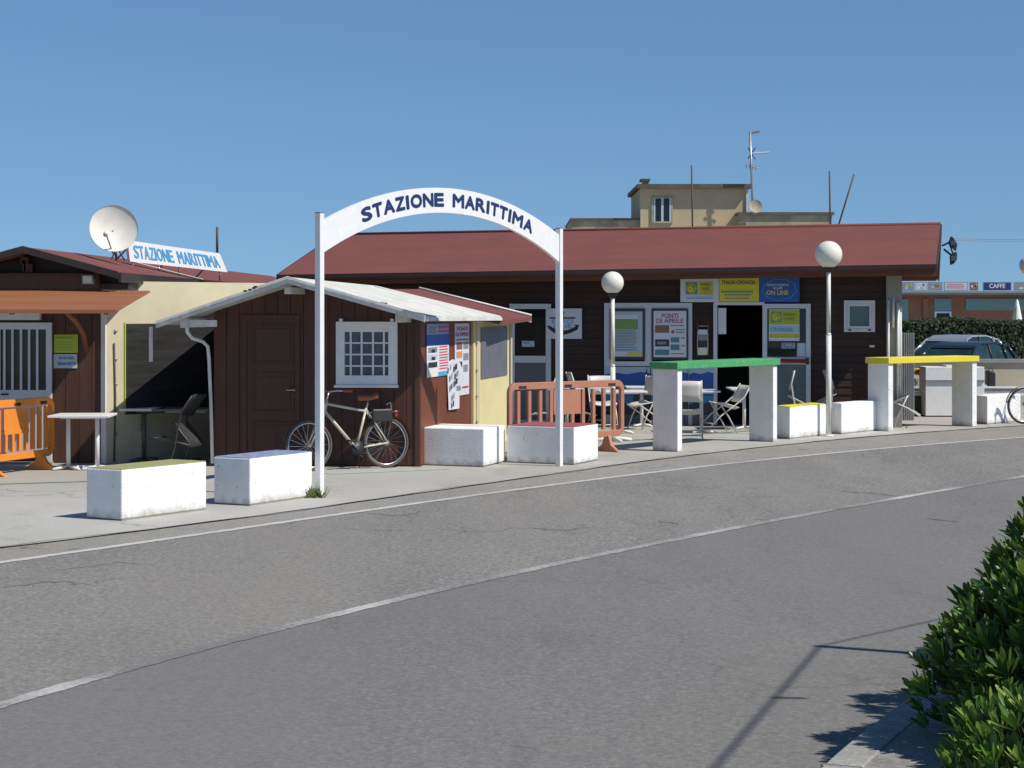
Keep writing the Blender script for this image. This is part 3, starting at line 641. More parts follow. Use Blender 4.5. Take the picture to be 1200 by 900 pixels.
# ------------------------------------------------------------------ big brown building
B = Frame((3.11, 35.8), (.985, -.174)); BL_, BR_ = -7.33, 3.90
big = thing('wooden_building', B.p(-1.7, 2.8, 0), 'long dark brown wooden ticket building with a red felt roof', 'building')
oa0, oz = B.at(841, 358); oa1 = B.at(894, 358)[0]; D = 5.6
m = MB()
B.box(m, BL_, oa0, .02, .12, 0, 2.8, 'dark_wood'); B.box(m, oa1, BR_, .02, .12, 0, 2.8, 'dark_wood'); B.box(m, oa0, oa1, .02, .12, oz, 2.8, 'dark_wood')
B.box(m, BL_, BL_ + .1, .12, D, 0, 2.8, 'dark_wood'); B.box(m, BR_ - .1, BR_ - .001, .12, D, 0, 2.8, 'dark_wood'); B.box(m, BL_, BR_, D, D + .1, 0, 2.8, 'dark_wood')
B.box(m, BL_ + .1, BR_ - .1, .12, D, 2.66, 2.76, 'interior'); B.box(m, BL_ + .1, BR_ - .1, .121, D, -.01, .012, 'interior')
bwall = m.build('wall', big)
nb = 20
for i in range(nb):
    z0_, z1_ = 2.86 * i / nb + .004, 2.86 * (i + 1) / nb - .004
    segs = [(BL_, oa0), (oa1, BR_)] if z0_ < oz - .05 else [(BL_, BR_)]
    if z0_ < oz < z1_: segs = [(BL_, oa0), (oa1, BR_)]
    for a0, a1 in segs:
        m = MB(); m.hexa([B.p(a0, -.004, z0_), B.p(a1, -.004, z0_), B.p(a1, .019, z0_), B.p(a0, .019, z0_), B.p(a0, .008, z1_), B.p(a1, .008, z1_), B.p(a1, .019, z1_), B.p(a0, .019, z1_)], 'dark_wood'); m.build('plank', big)
    m = MB(); B.box(m, BR_, BR_ + .02, 0, D, z0_, z1_, 'dark_wood'); m.build('plank', big)
dn = lambda p, z: p - Vector((0, 0, z))
EL, ER, RR, RL = Vector((-4.31, 36.1, 2.74)), Vector((7.35, 34.04, 2.89)), Vector((8.13, 37.23, 3.716)), Vector((-3.53, 39.3, 3.59))
BR2, BL2 = Vector((8.75, 40.3, 2.80)), Vector((-2.8, 42.4, 2.7))
nst = 5
for i in range(nst):
    t0, t1 = i / nst, (i + 1) / nst; j_ = random.uniform(-.001, .001)
    up0, up1 = Vector((0, 0, .0045)), Vector((0, 0, .0035))
    mb_ = MB(); mb_.prism([lerp(EL, RL, t0) + up0, lerp(ER, RR, t0) + up0, lerp(ER, RR, t1) + up1, lerp(EL, RL, t1) + up1], (0, 0, -.018), 'roof_felt_red'); mb_.build('felt_strip', big)
slab('roof_slope', [dn(EL, .013), dn(ER, .013), dn(RR, .013), dn(RL, .013)], .037, 'roof_felt_red', big); slab('roof_slope', [RL, RR, BR2, BL2], .05, 'roof_felt_red', big)
m = MB(); m.prism([dn(EL, .051), dn(ER, .051), dn(RR, .051), dn(RL, .051)], (0, 0, -.04), 'beam_wood'); m.prism([dn(RL, .051), dn(RR, .051), dn(BR2, .051), dn(BL2, .051)], (0, 0, -.04), 'beam_wood'); m.build('soffit', big)
m = MB(); m.prism([EL, ER, dn(ER, .07), dn(EL, .07)], (-.003, -.022, 0), 'verge_dark'); m.build('eave_trim', big)
ub = Vector((.174, .985, 0)) * .18
m = MB(); m.prism([dn(EL, .075) + ub, dn(ER, .075) + ub, dn(ER, .19) + ub, dn(EL, .19) + ub], ub * .3, 'beam_wood'); m.build('eave_beam', big)
for P0, P1 in ((ER, RR), (RR, BR2)):
    m = MB(); m.prism([P0 + Vector((.001, 0, .006)), P1 + Vector((.001, 0, .006)), dn(P1, .12), dn(P0, .12)], (.025, 0, 0), 'verge_dark' if P0 is ER else 'beam_wood'); m.build('bargeboard', big)
for P0, P1 in ((EL, RL),):
    m = MB(); m.prism([P0 + Vector((0, 0, .006)), P1 + Vector((0, 0, .006)), dn(P1, .12), dn(P0, .12)], (-.025, 0, 0), 'verge_dark'); m.build('bargeboard', big)
m = MB(); m.tube([RL + Vector((0, 0, .01)), RR + Vector((0, 0, .01))], .035, 'roof_felt_red', 8); m.build('ridge_cap', big)
# gable triangle and purlin ends
for a in (BL_ + .05, BR_ - .03):
    m = MB(); pr = B.p(a, 0, 2.74); pk = B.p(a, D / 2 - .4, 3.50); pb = B.p(a, D, 2.74); m.prism([pr, pk, pb], B.u * .04, 'dark_wood'); m.build('gable', big)
for t, (P0, P1) in ((.45, (ER, RR)), (.98, (ER, RR)), (.5, (RR, BR2)), (.95, (RR, BR2))):
    p = dn(lerp(P0, P1, t), .16) - B.u * .9; m = MB(); m.prism([p, p + B.v * .1, p + B.v * .1 + Vector((0, 0, .1)), p + Vector((0, 0, .1))], B.u * .86, 'awning_wood'); m.build('purlin', big)
# rafters under the front eave
for i in range(13):
    t = .03 + i / 12 * .94; p = dn(lerp(EL, ER, t), .14) + ub * 1.5; q = lerp(EL, ER, t) + B.v * 1.0 + Vector((0, 0, .2 - .14 - .04))
    m = MB(); m.prism([p, p + B.u * .06, p + B.u * .06 + Vector((0, 0, .05)), p + Vector((0, 0, .05))], q - p, 'beam_wood'); m.build('rafter', big)
# corner post, pipes at right corner
m = MB(); x0 = B.at(1038.5, 400, -.1)[0]; x1 = B.at(1057, 400, -.1)[0]; B.box(m, x0, x1, -.12, -.0045, 0, 2.83, 'grey_concrete'); m.build('corner_post', big, bevel=.004)
for px, y0, y1, w_ in ((1041, 352, 470, 3), (1047, 348, 384, 2.4), (1052.5, 355, 470, 3.6), (1055.5, 366, 470, 2)):
    a, z1_ = B.at(px, y0, -.15); z0_ = B.at(px, y1, -.15)[1]; m = MB(); m.tube([B.p(a, -.15, z0_), B.p(a, -.15, z1_)], w_ / 2 / F * 35.5, 'white_paint', 8); m.build('white_pipe', big)
# small square window at right
def framed(fr, parent, X0, X1, Y0, Y1, fw, glass, b=-.06, name='window', fm='white_pvc', bt=-.005, pane=True):
    m = MB()
    fr.pbox(m, X0, X0 + fw, Y0, Y1, b, bt, fm, b); fr.pbox(m, X1 - fw, X1, Y0, Y1, b, bt, fm, b)
    fr.pbox(m, X0 + fw, X1 - fw, Y0, Y0 + fw, b, bt, fm, b); fr.pbox(m, X0 + fw, X1 - fw, Y1 - fw, Y1, b, bt, fm, b)
    o = m.build(name, parent, bevel=.003)
    if pane: m = MB(); fr.pbox(m, X0 + fw, X1 - fw, Y0 + fw, Y1 - fw, b + .03, bt - .002, glass, b); m.build('pane', o)
    return o
w1 = framed(B, big, 989, 1025.5, 352, 389, 3.5, 'glass_teal')
w2 = framed(B, w1, 992.6, 1021.9, 355.6, 385.4, 3.2, 'glass_teal', -.05, 'inner_frame', pane=False)
for x in (996, 1019): m = MB(); B.pbox(m, x - 1.5, x + 1.5, 385.8, 387.6, -.07, -.0605, 'black', -.06); m.build('latch', w1)
m = MB(); B.pbox(m, 1019, 1025, 404.5, 407, -.05, -.005, 'white_pvc', -.05); m.build('bell_box', big)  # small pale smear on the planks, built as a white box
# left glazed door
d = framed(B, big, 597, 645.5, 356, 498, 6, 'glass_dark', -.06, 'glazed_door', pane=False)
m = MB(); B.pbox(m, 603, 639.5, 362, 417, -.035, -.006, 'glass_dark', -.06); m.build('pane', d)
m = MB(); B.pbox(m, 603, 639.5, 417, 425, -.058, -.006, 'white_pvc', -.06); m.build('mid_rail', d)
m = MB(); B.pbox(m, 603, 639.5, 425, 492, -.035, -.006, 'grey_panel', -.06); m.build('lower_panel', d)
s = Sheet(B, 611.5, 626, 399.5, 406.5, -.036, 'p_pale', .004, bp=-.06); s.rect(.12, .2, .6, .45, 'p_grey'); s.done('door_notice', 'small pale notice stuck on the dark glass of the left door', 'notice')
# window group frame
wg = MB()
for r in ((708, 716, 355, 498), (755.5, 763.5, 355, 423.5), (806.5, 811, 355, 498), (836, 840.5, 355, 498), (716, 755.5, 355, 361.5), (763.5, 806.5, 355, 361.5)): B.pbox(wg, r[0], r[1], r[2], r[3], -.07, -.005, 'white_pvc', -.07)
B.pbox(wg, 716, 806.5, 423.5, 429, -.069, -.005, 'white_pvc', -.07); B.pbox(wg, 837, 896, 354, 357.5, -.085, -.0055, 'white_pvc', -.07)
wgo = wg.build('window_frame', big, bevel=.002)
m = MB(); B.pbox(m, 716, 755.5, 429, 498, -.05, -.005, 'grey_panel', -.07); B.pbox(m, 763.5, 806.5, 423.6, 498, -.05, -.005, 'grey_panel', -.07) ; m.build('lower_panel', big)
m = MB(); B.pbox(m, 811.2, 835.8, 455, 498, -.05, -.0055, 'grey_panel', -.07); m.build('lower_panel', big)
m = MB(); B.pbox(m, 841.5, 851, 361, 391.5, -.03, -.015, 'p_white', -.03); m.build('inner_notice', big)
# open door leaf at right
d = framed(B, big, 893.5, 950, 356, 498, 5.5, 'glass_dark', -.09, 'open_door_leaf', pane=False)
m = MB(); B.pbox(m, 899, 944.5, 361.5, 418.5, -.06, -.006, 'glass_dark', -.09); m.build('pane', d)
m = MB(); B.pbox(m, 899, 944.5, 418.5, 427, -.088, -.006, 'white_pvc', -.09); m.build('mid_rail', d)
m = MB(); a0, z = B.at(907, 423, -.14); a1 = B.at(946, 423, -.14)[0]; m.tube([B.p(a0, -.14, z), B.p(a1, -.14, z)], .033, 'red_lens', 8); B.box(m, a1 - .02, a1 + .03, -.16, -.092, z - .06, z + .06, 'black'); pb = m.build('push_bar', d)
m = MB(); B.pbox(m, 899, 944.5, 427, 492.5, -.06, -.006, 'glass_teal', -.09); m.build('lower_pane', d)
# things in the doorway: dim counter and shelf inside
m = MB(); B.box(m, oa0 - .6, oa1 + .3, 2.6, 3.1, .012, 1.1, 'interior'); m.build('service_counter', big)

# posters / signs of the big building
def logo(s, x, y, r, asp):
    s.rect(x - r * 1.25, y - r * asp * 1.25, x + r * 1.25, y + r * asp * 1.25, 'p_teal', .003); s.disc(x, y, r * 1.15, r * asp * 1.15, 'p_lime', .0045)
    s.disc(x - r * .25, y + r * asp * .2, r * .6, r * asp * .6, 'p_yellow', .006); s.disc(x - .3 * r, y + .1 * r * asp, r * .2, r * asp * .2, 'p_green', .0075); s.disc(x + .4 * r, y - .3 * r * asp, r * .22, r * asp * .22, 'p_green', .0075)
s = Sheet(B, 797.5, 842.5, 326, 354, -.09, 'p_white', .03); s.rect(.14, .12, .86, .72, 'p_pale'); logo(s, .29, .42, .12, 1.6); s.rect(.47, .15, .84, .68, 'p_yellow').text('ADRIATICA', .65, .27, .27, .1, 'p_green', .006).text('LINES', .65, .44, .2, .1, 'p_green', .006).lines(.15, .9, .78, .9, 2, 'p_cyan')
s.done('company_sign', 'white sign with a lime round logo, leftmost of the three signs above the doorway', 'sign')
s = Sheet(B, 843, 889.5, 326, 353.5, -.09, 'p_yellow', .03); s.text('ITALIA-CROAZIA', .5, .18, .84, .15, 'p_navy').lines(.04, .98, .53, .64, 1, 'p_green', .8).lines(.14, .86, .68, .78, 1, 'p_grey', .6).lines(.14, .86, .83, .92, 1, 'p_grey', .6)
s.done('route_sign', 'yellow sign reading ITALIA-CROAZIA, middle of the three signs above the doorway', 'sign')
s = Sheet(B, 890, 937, 324.5, 354, -.09, 'p_blue', .03)
pts = [(.5 + .42 * (1 + .05 * math.sin(a * 9)) * math.cos(a), .5 + .42 * (1 + .05 * math.sin(a * 9)) * math.sin(a)) for a in [2 * math.pi * i / 72 for i in range(72)]]
pin = [(.5 + (x - .5) * .96, .5 + (y - .5) * .96) for x, y in pts]
for i in range(72): s.poly([pts[i], pts[(i + 1) % 72], pin[(i + 1) % 72], pin[i]], 'p_cyan')
s.text('PRENOTAZIONI', .45, .32, .54, .09, 'p_white').text('GRUPPI', .45, .45, .24, .08, 'p_white').text('ON LINE', .45, .62, .54, .17, 'p_yellow')
s.done('booking_sign', 'blue sign with a wavy oval and yellow ON LINE, right of the yellow sign', 'sign')
# anchor sign
s = Sheet(B, 640.5, 682, 361.5, 397, -.05, 'p_white', .02)
s.poly([(.08, .29), (.08, .335), (.82, .335), (.82, .29)], 'p_black'); s.poly([(.42, .14), (.42, .9), (.49, .9), (.49, .14)], 'p_black')
for k in range(12):
    a0_, a1_ = R(30 * k), R(30 * k + 32); s.poly([(.455 + .06 * math.cos(a0_), .14 + .065 * math.sin(a0_)), (.455 + .06 * math.cos(a1_), .14 + .065 * math.sin(a1_)), (.455 + .035 * math.cos(a1_), .14 + .04 * math.sin(a1_)), (.455 + .035 * math.cos(a0_), .14 + .04 * math.sin(a0_))], 'p_black', .0045)
s.rect(.14, .36, .78, .66, 'p_white', .0045).text('EURO', .455, .43, .6, .12, 'p_cyan', .006).text('LINE', .455, .58, .5, .12, 'p_cyan', .006)
s.poly([(.06, .66), (.02, .56), (.1, .58), (.3, .7), (.455, .74), (.6, .71), (.82, .60), (.80, .54), (.92, .54), (.88, .70), (.7, .80), (.52, .86), (.455, .92), (.39, .86), (.2, .80)], 'p_black', .006)
s.done('anchor_sign', 'white square sign with a black anchor and blue lettering on the dark wall', 'sign')
# sea mural panels below windows
for (x0, x1, lab) in ((708.5, 762, 'blue sea mural panel below the window, left of the green counter'), (763, 806, 'blue sea mural panel half hidden by the left pillar of the green counter'), (807, 836, 'blue sea mural panel seen beneath the green counter top')):
    s = Sheet(B, x0, x1, 430, 486, -.072, 'p_sea', .008, bp=-.075)
    s.rect(0, 0, 1, .16, 'p_pale').poly([(0, .16), (.2, .12), (.5, .15), (.8, .10), (1, .13), (1, .3), (0, .3)], 'p_blue').rect(0, .52, 1, .82, 'p_sea2').poly([(0, .52), (.3, .46), (.7, .5), (1, .44), (1, .6), (0, .6)], 'p_sea', .0045)
    s.poly([(0, .8), (.25, .74), (.6, .78), (1, .7), (1, 1), (0, 1)], 'p_rock', .0045)
    if x0 < 710: s.poly([(.62, 1), (.64, .55), (.7, .42), (.76, .55), (.78, 1)], 'p_rock', .006).poly([(.84, 1), (.86, .3), (.92, .02), (.98, .3), (1, 1)], 'p_rock', .006)
    s.done('sea_mural', lab, 'mural')
# poster cases
s = Sheet(B, 714.5, 756, 362, 421.5, -.072, 'dark_frame', .03, bp=-.08)
s.rect(.09, .05, .93, .94, 'p_pale').rect(.14, .12, .8, .20, 'p_white', .003).rect(.14, .20, .8, .40, 'p_green', .003).lines(.16, .78, .42, .78, 12, 'p_grey', .5).rect(.09, .84, .5, .92, 'p_white', .003).rect(.5, .86, .93, .93, 'p_yellow', .003).lines(.14, .8, .80, .83, 1, 'p_blue')
s.done('timetable_case', 'black framed case with a faded pale green timetable, behind the low lamp pole', 'notice case')
s = Sheet(B, 764, 806.5, 362, 421.5, -.072, 'dark_frame', .03, bp=-.08)
s.rect(.05, .04, .95, .95, 'p_white').text('PONTI', .5, .135, .45, .085, 'p_magenta').text('DI APRILE', .5, .235, .74, .085, 'p_magenta')
s.rect(.09, .32, .48, .47, 'p_brown', .003).rect(.09, .60, .48, .74, 'p_rock', .003).rect(.09, .8, .48, .91, 'p_teal', .003).rect(.15, .64, .4, .7, 'p_grey', .0045)
s.lines(.52, .92, .32, .36, 1, 'p_red').disc(.58, .45, .05, .035, 'p_magenta').lines(.66, .92, .4, .5, 2, 'p_grey').rect(.52, .56, .76, .66, 'p_teal', .003).rect(.52, .70, .76, .81, 'p_teal', .003).lines(.8, .93, .56, .62, 1, 'p_grey').lines(.8, .93, .71, .77, 1, 'p_grey').lines(.52, .92, .87, .91, 1, 'p_red')
s.done('holiday_poster_case', 'black framed PONTI DI APRILE poster case in the middle of the building front', 'notice case')
# brochure holder
t = thing('brochure_holder', B.p(B.at(823.5, 418)[0], -.05, B.at(823.5, 418)[1]), 'narrow wire brochure holder hanging on the dark wall left of the doorway', 'brochure holder')
m = MB()
for x in (817.3, 829.6):
    a, z0_ = B.at(x, 417, -.08); z1_ = B.at(x, 378, -.08)[1]; m.tube([B.p(a, -.08, z0_), B.p(a, -.08, z1_)], .008, 'steel', 6)
a0, z = B.at(817.3, 382, -.08); a1 = B.at(829.6, 382, -.08)[0]; m.tube([B.p(a0, -.08, z), B.p(a1, -.08, z)], .008, 'steel', 6); m.build('rack', t)
for k, (y0, y1, mm) in enumerate(((386, 392, 'p_white'), (392, 399, 'p_grey'), (399, 407, 'p_rock'), (407, 416, 'p_cream'))):
    m = MB(); B.pbox(m, 818, 829, y0 + .3, y1, -.075 - .004 * k, -.06 - .004 * k, mm, -.08); m.build('brochure', t)
# posters on the open leaf
s = Sheet(B, 901, 937, 362.5, 399.5, -.095, 'p_white', .006, bp=-.1); s.rect(0, .02, 1, .48, 'p_lime'); logo(s, .24, .24, .13, 1.0); s.text('ADRIATICA', .68, .17, .4, .07, 'p_green', .006).text('LINES', .68, .3, .3, .07, 'p_green', .006).rect(0, .52, 1, .74, 'p_pale').text('CROAZIA', .42, .64, .72, .11, 'p_cyan').rect(.02, .77, .98, .90, 'p_lime').lines(.1, .9, .79, .88, 2, 'p_yellow')
s.done('croazia_poster', 'lime and pale blue CROAZIA poster on the glass of the open door', 'poster')
s = Sheet(B, 915, 932.5, 401, 409, -.095, 'p_navy', .012, bp=-.1); s.rect(.06, .1, .94, .9, 'p_white').rect(.1, .17, .9, .83, 'p_navy', .003).text('OPEN', .5, .5, .7, .5, 'p_white'); s.done('open_sign', 'small dark blue OPEN sign on the open door', 'sign')
s = Sheet(B, 934, 944, 402, 418, -.095, 'p_pale', .006, bp=-.1); s.lines(.15, .85, .15, .8, 5, 'p_white'); s.done('paper_notice', 'pale paper notice right of the OPEN sign', 'notice')
# twin floodlights on the right gable
fl = thing('floodlights', W(1108, 292, 38.0), 'pair of black floodlights on a bracket at the right gable end', 'floodlight')
Yf = 38.0
m = MB(); m.tube([W(1104, 288, Yf), W(1113, 284, Yf)], .02, 'black', 6); m.tube([W(1106, 292, Yf), W(1116, 300, Yf)], .02, 'black', 6); m.tube([W(1112, 284, Yf), W(1118, 301, Yf)], .015, 'black', 6); m.build('bracket', fl)
for poly in ([(1112, 283), (1114.5, 276.5), (1117, 278), (1122, 286), (1120.5, 294), (1116, 290)], [(1114, 310.5), (1113.5, 300), (1116.5, 296), (1121.5, 295), (1121.5, 304), (1118, 309)]):
    m = MB(); m.prism([W(x, y, Yf - .1) for x, y in poly], (.05, .28, 0), 'black'); h = m.build('lamp_head', fl, bevel=.01)
    c_ = W(sum(p[0] for p in poly) / 6, sum(p[1] for p in poly) / 6, Yf - .11); m = MB(); m.box(c_.x - .05, c_.x + .04, c_.y - .004, c_.y + .004, c_.z - .05, c_.z + .04, 'glass_blue'); m.build('lens', h)

# ------------------------------------------------------------------ left building (bar) with gable, awning, cream enclosure
LF = Frame((-5.58, 26.95), (1, 0)); bar = thing('bar_building', (-6.6, 30, 0), 'brown bar building at the far left with red roof and dark gable', 'building')
m = MB(); m.box(-7.7, -5.60, 27.0, 42, 0, 2.54, 'facade_brown'); m.build('wall', bar)
nb = 12
for i in range(nb):
    x0, x1 = -7.75 + 2.16 * i / nb + .003, -7.75 + 2.16 * (i + 1) / nb - .003; m = MB(); m.box(x0, x1, 26.95, 26.998, 0, 2.53, 'facade_brown'); m.build('plank', bar, bevel=.003)
# gable front, beam
def rx(y): return -6.45 + .02 * (y - 26)
def ex(y): return -5.2 + .018 * (y - 26)
A0, E0, Wl = Vector((-6.46, 25.95, 2.94)), Vector((-5.2, 25.95, 2.60)), Vector((-7.72, 25.95, 2.60))
A1, E1, W1 = Vector((rx(49), 49, 2.93)), Vector((ex(43), 43, 2.59)), Vector((-7.3, 47, 2.58))
E1 = Vector((ex(46), 46, 2.59))
slab('roof_slope', [A0, E0, E1, A1], .05, 'roof_felt_red', bar); slab('roof_slope', [Wl, A0, A1, W1], .05, 'roof_felt_red', bar)
for P0, P1 in ((Wl, A0), (A0, E0)):
    m = MB(); m.prism([P0 + Vector((0, -.001, .012)), P1 + Vector((0, -.001, .012)), dn(P1, .085) + Vector((0, -.001, 0)), dn(P0, .085) + Vector((0, -.001, 0))], (0, -.04, 0), 'verge_dark'); m.build('bargeboard', bar, bevel=.004)
m = MB(); m.prism([E0 + Vector((.001, 0, .0)), E1 + Vector((.001, 0, 0)), dn(E1, .13), dn(E0, .13)], (.03, 0, 0), 'verge_dark'); m.build('eave_board', bar)
m = MB(); m.prism([(-7.7, 26.7, 2.40), (-5.35, 26.7, 2.40), (-5.35, 26.7, 2.55), (-6.46, 26.7, 2.86), (-7.7, 26.7, 2.55)], (0, .1, 0), 'verge_dark'); m.build('gable', bar)
m = MB(); p0, p1 = W(-40, 338, 26.5), W(116, 320, 26.5); m.box(p0.x, p1.x, 26.5, 26.62, p0.z, p1.z, 'facade_brown'); m.build('cross_beam', bar, bevel=.005)
m = MB(); 
for x0, x1, y0, y1 in ((24, 33, 301, 309), (28, 38, 309, 319), (26, 30, 305, 318)): p0, p1 = W(x0, y1, 26.55), W(x1, y0, 26.55); m.box(p0.x, p1.x, 26.55, 26.68, p0.z, p1.z, 'facade_brown')
m.build('gable_bracket', bar)
m = MB(); m.box(-5.62, -5.2, 26.6, 42, 2.38, 2.46, 'verge_dark'); m.build('eave_soffit', bar)
fl2 = thing('small_floodlight', W(103, 333, 26.3), 'small square floodlight on the beam under the left gable', 'floodlight')
m = MB(); p0, p1 = W(96, 333, 26.3), W(110, 322, 26.3); m.prism([(p0.x, 26.3, p0.z), (p1.x, 26.3, p0.z), (p1.x - .02, 26.3, p1.z), (p0.x, 26.3, p1.z)], (0, .12, .02), 'metal_grey'); h = m.build('housing', fl2, bevel=.008)
m = MB(); m.box(p0.x + .02, p1.x - .03, 26.29, 26.298, p0.z + .02, p1.z - .015, 'p_cream'); m.build('lens', fl2)
m = MB(); m.tube([(p0.x + .08, 26.4, p1.z), (p0.x + .08, 26.5, p1.z + .04)], .012, 'black', 6); m.build('bracket', fl2)
# awning of orange boards
aw = thing('wooden_awning', (-6.5, 26.5, 2.1), 'orange brown wooden awning over the barred door of the left building', 'awning')
nbd = 3
for i in range(nbd):
    t0, t1 = i / nbd + .004, (i + 1) / nbd - .004; Pn, Pw = (24.95, 2.105), (26.05, 2.362)
    y0, z0_ = lerp(Pn[0], Pw[0], t0) if False else Pn[0] + (Pw[0] - Pn[0]) * t0, Pn[1] + (Pw[1] - Pn[1]) * t0
    y1, z1_ = Pn[0] + (Pw[0] - Pn[0]) * t1, Pn[1] + (Pw[1] - Pn[1]) * t1
    m = MB(); m.prism([(-7.9, y0, z0_), (-5.02 + .22 * t0, y0, z0_), (-5.02 + .22 * t1, y1, z1_), (-7.9, y1, z1_)], (0, 0, -.025), 'awning_wood'); m.build('board', aw, bevel=.004)
m = MB(); m.box(-7.9, -5.03, 24.92, 24.948, 2.062, 2.108, 'awning_wood'); m.build('front_rail', aw)
for x in (-7.6, -6.4, -5.2):
    m = MB(); m.prism([(x, 24.98, 2.045), (x + .06, 24.98, 2.045), (x + .06, 24.98, 2.085), (x, 24.98, 2.085)], (0, 1.05, .245), 'awning_wood'); m.build('rafter', aw)
m = MB(); m.tube([W(78, 366, 26.4), W(90, 378, 26.55), W(98, 392, 26.75), W(102, 412, 26.93)], .035, 'awning_wood', 6); m.build('brace', aw)
# barred white door
gd = thing('barred_door', (-6.6, 26.93, 0), 'white metal door with vertical bars under the wooden awning', 'door')
DF = Frame((-5.58, 26.93), (1, 0))
m = MB()
for r in ((-14, -6, 378, 541), (54, 60.5, 378, 541), (-6, 54, 378, 386)): DF.pbox(m, r[0], r[1], r[2], r[3], -.06, -.001, 'white_pvc', -.05)
DF.pbox(m, -6, 54, 457, 468, -.058, -.001, 'white_pvc', -.05); m.build('frame', gd, bevel=.003)
m = MB(); DF.pbox(m, -6, 54, 386, 457, -.02, -.001, 'glass_dark', -.05); m.build('pane', gd)
m = MB(); DF.pbox(m, -6, 54, 468, 536, -.04, -.001, 'white_pvc', -.05); m.build('lower_panel', gd)
for x in (-1, 5, 14.5, 24.5, 34, 43.5): m = MB(); DF.pbox(m, x - 1.3, x + 1.3, 386, 457, -.05, -.03, 'white_pvc', -.05); m.build('bar', gd)
m = MB(); a, z = DF.at(2, 462, -.07); m.tube([DF.p(a, -.058, z), DF.p(a, -.1, z), DF.p(a + .1, -.1, z)], .012, 'black', 6); m.build('handle', gd)
m = MB(); DF.pbox(m, -14, 47.5, 367, 375, -.10, -.001, 'pole_white', -.05); m.build('roller_box', gd)
m = MB(); DF.pbox(m, -14, 62, 541, 544.5, -.16, -.001, 'grey_concrete', -.05); m.build('threshold', gd)
s = Sheet(LF, 63.5, 91.5, 392, 413.5, -.004, 'p_lime', .01); s.text('VENDITA BIGLIETTI', .45, .17, .7, .1, 'p_green').lines(.12, .85, .4, .95, 4, 'p_green', .25); s.done('lime_notice', 'lime green notice beside the barred door, above the pale blue one', 'notice')
s = Sheet(LF, 63, 90.5, 415, 431.5, -.004, 'p_pale', .01); s.text('BIGLIETTERIA', .55, .28, .6, .18, 'p_sea2').text('TRAGHETTI', .55, .68, .8, .2, 'p_blue'); s.done('blue_notice', 'pale blue notice beside the barred door, below the lime green one', 'notice')
# cream enclosure
CE = Frame((-5.575, 26.9), (.66, .75)); enc = thing('cream_enclosure', CE.p(1.4, .1, 0), 'cream veranda wall with a large dark plastic window beside the left building', 'veranda')
m = MB(); CE.box(m, 0, 3.3, 0, .06, .0, 2.50, 'cream'); m.build('wall', enc)
m = MB(); CE.box(m, -.014, .004, -.02, .08, 0, 2.34, 'white_paint'); m.build('corner_trim', enc)
m = MB(); CE.pbox(m, 147, 262, 379, 483, -.014, -.001, 'plastic_window', -.01); pw = m.build('window', enc)
m = MB(); CE.pbox(m, 145.8, 147, 378, 484, -.02, -.0008, 'p_lime', -.01); CE.pbox(m, 147, 262, 483, 484.3, -.02, -.0008, 'cream', -.01); m.build('window_seam', enc)
m = MB(); CE.pbox(m, 174, 178.5, 383, 424, -.02, -.0145, 'plastic_curtain', -.01); m.build('tape_strip', enc)
m = MB()
a, z0_ = CE.at(134.5, 541, -.03); z1_ = CE.at(134.5, 402, -.03)[1]; m.tube([CE.p(a, -.02, z0_), CE.p(a + .02, -.02, .9), CE.p(a, -.02, z1_)], .012, 'gum', 6); m.build('cable', enc)
for y in (388, 421, 450.5, 479.5, 509):
    a, z = CE.at(136.5, y, -.03); m = MB(); m.lathe(CE.p(a, -.001, z), [(.025, 0), (.025, .02), (.012, .03), (0, .032)], 'metal_grey', 10, axis=-CE.v); m.build('snap_button', enc)
m = MB(); a, z0_ = CE.at(161, 541, 0); CE.box(m, a, a + .07, -.05, -.001, 0, .42, 'cream'); m.build('floor_post', enc)

# roof sign and satellite dish
SFm = Frame(W(152.5, 300, 30).to_2d(), (.53, 1)); 
sg = thing('roof_sign', SFm.p(1.1, 0, 2.7), 'long white board with blue STAZIONE MARITTIMA letters standing on the left roof', 'sign')
pts = []
for x, y in ((152.5, 306.5), (266.7, 319), (257.5, 297), (149.5, 281.5)): a, z = SFm.at(x, y); pts.append(SFm.p(a, 0, z))
m = MB(); m.prism(pts, SFm.v * .05, 'white_paint'); pn = m.build('board', sg)
L0, L1 = pts[0], pts[1]; T0, T1 = pts[3], pts[2]
ADV2 = dict(ADV); tot = sum(ADV2[c] for c in word) ; cur = .045
for ch in word:
    wd = ADV2[ch] / tot * .90; cc = cur + wd / 2; cur += wd
    if ch == ' ': continue
    b_, t_ = lerp(L0, L1, cc), lerp(T0, T1, cc); ax = (L1 - L0).normalized(); upv = (t_ - b_); Lw = (L1 - L0).length
    m = MB(); text(m, ch, lambda x, z: lerp(b_, t_, .5 + z) + ax * x - SFm.v * .004, wd * Lw * (.80 if ch != 'I' else .45), .60, 'p_cyan', .016); m.build('letter', pn)
for t_ in (.04, .5, .93):
    p = lerp(L0, L1, t_); m = MB(); m.tube([p + SFm.v * .03 + Vector((0, 0, .3)), p + SFm.v * .55 + Vector((0, 0, -.12))], .015, 'metal_grey', 6); m.tube([p + SFm.v * .03 + Vector((0, 0, .05)), p + SFm.v * .03 + Vector((0, 0, -.15))], .015, 'metal_grey', 6); m.build('strut', sg)
ds = thing('satellite_dish', W(137, 303, 28.6), 'large off white satellite dish on the ridge of the left roof', 'satellite dish')
dc = W(133, 268.5, 28.6); ax = Vector((.30, -.93, .22)).normalized(); prof = [(.001, 0)] + [(.345 * i / 8, .10 * (i / 8) ** 2) for i in range(1, 9)] + [(.352, .105), (.35, .112)]
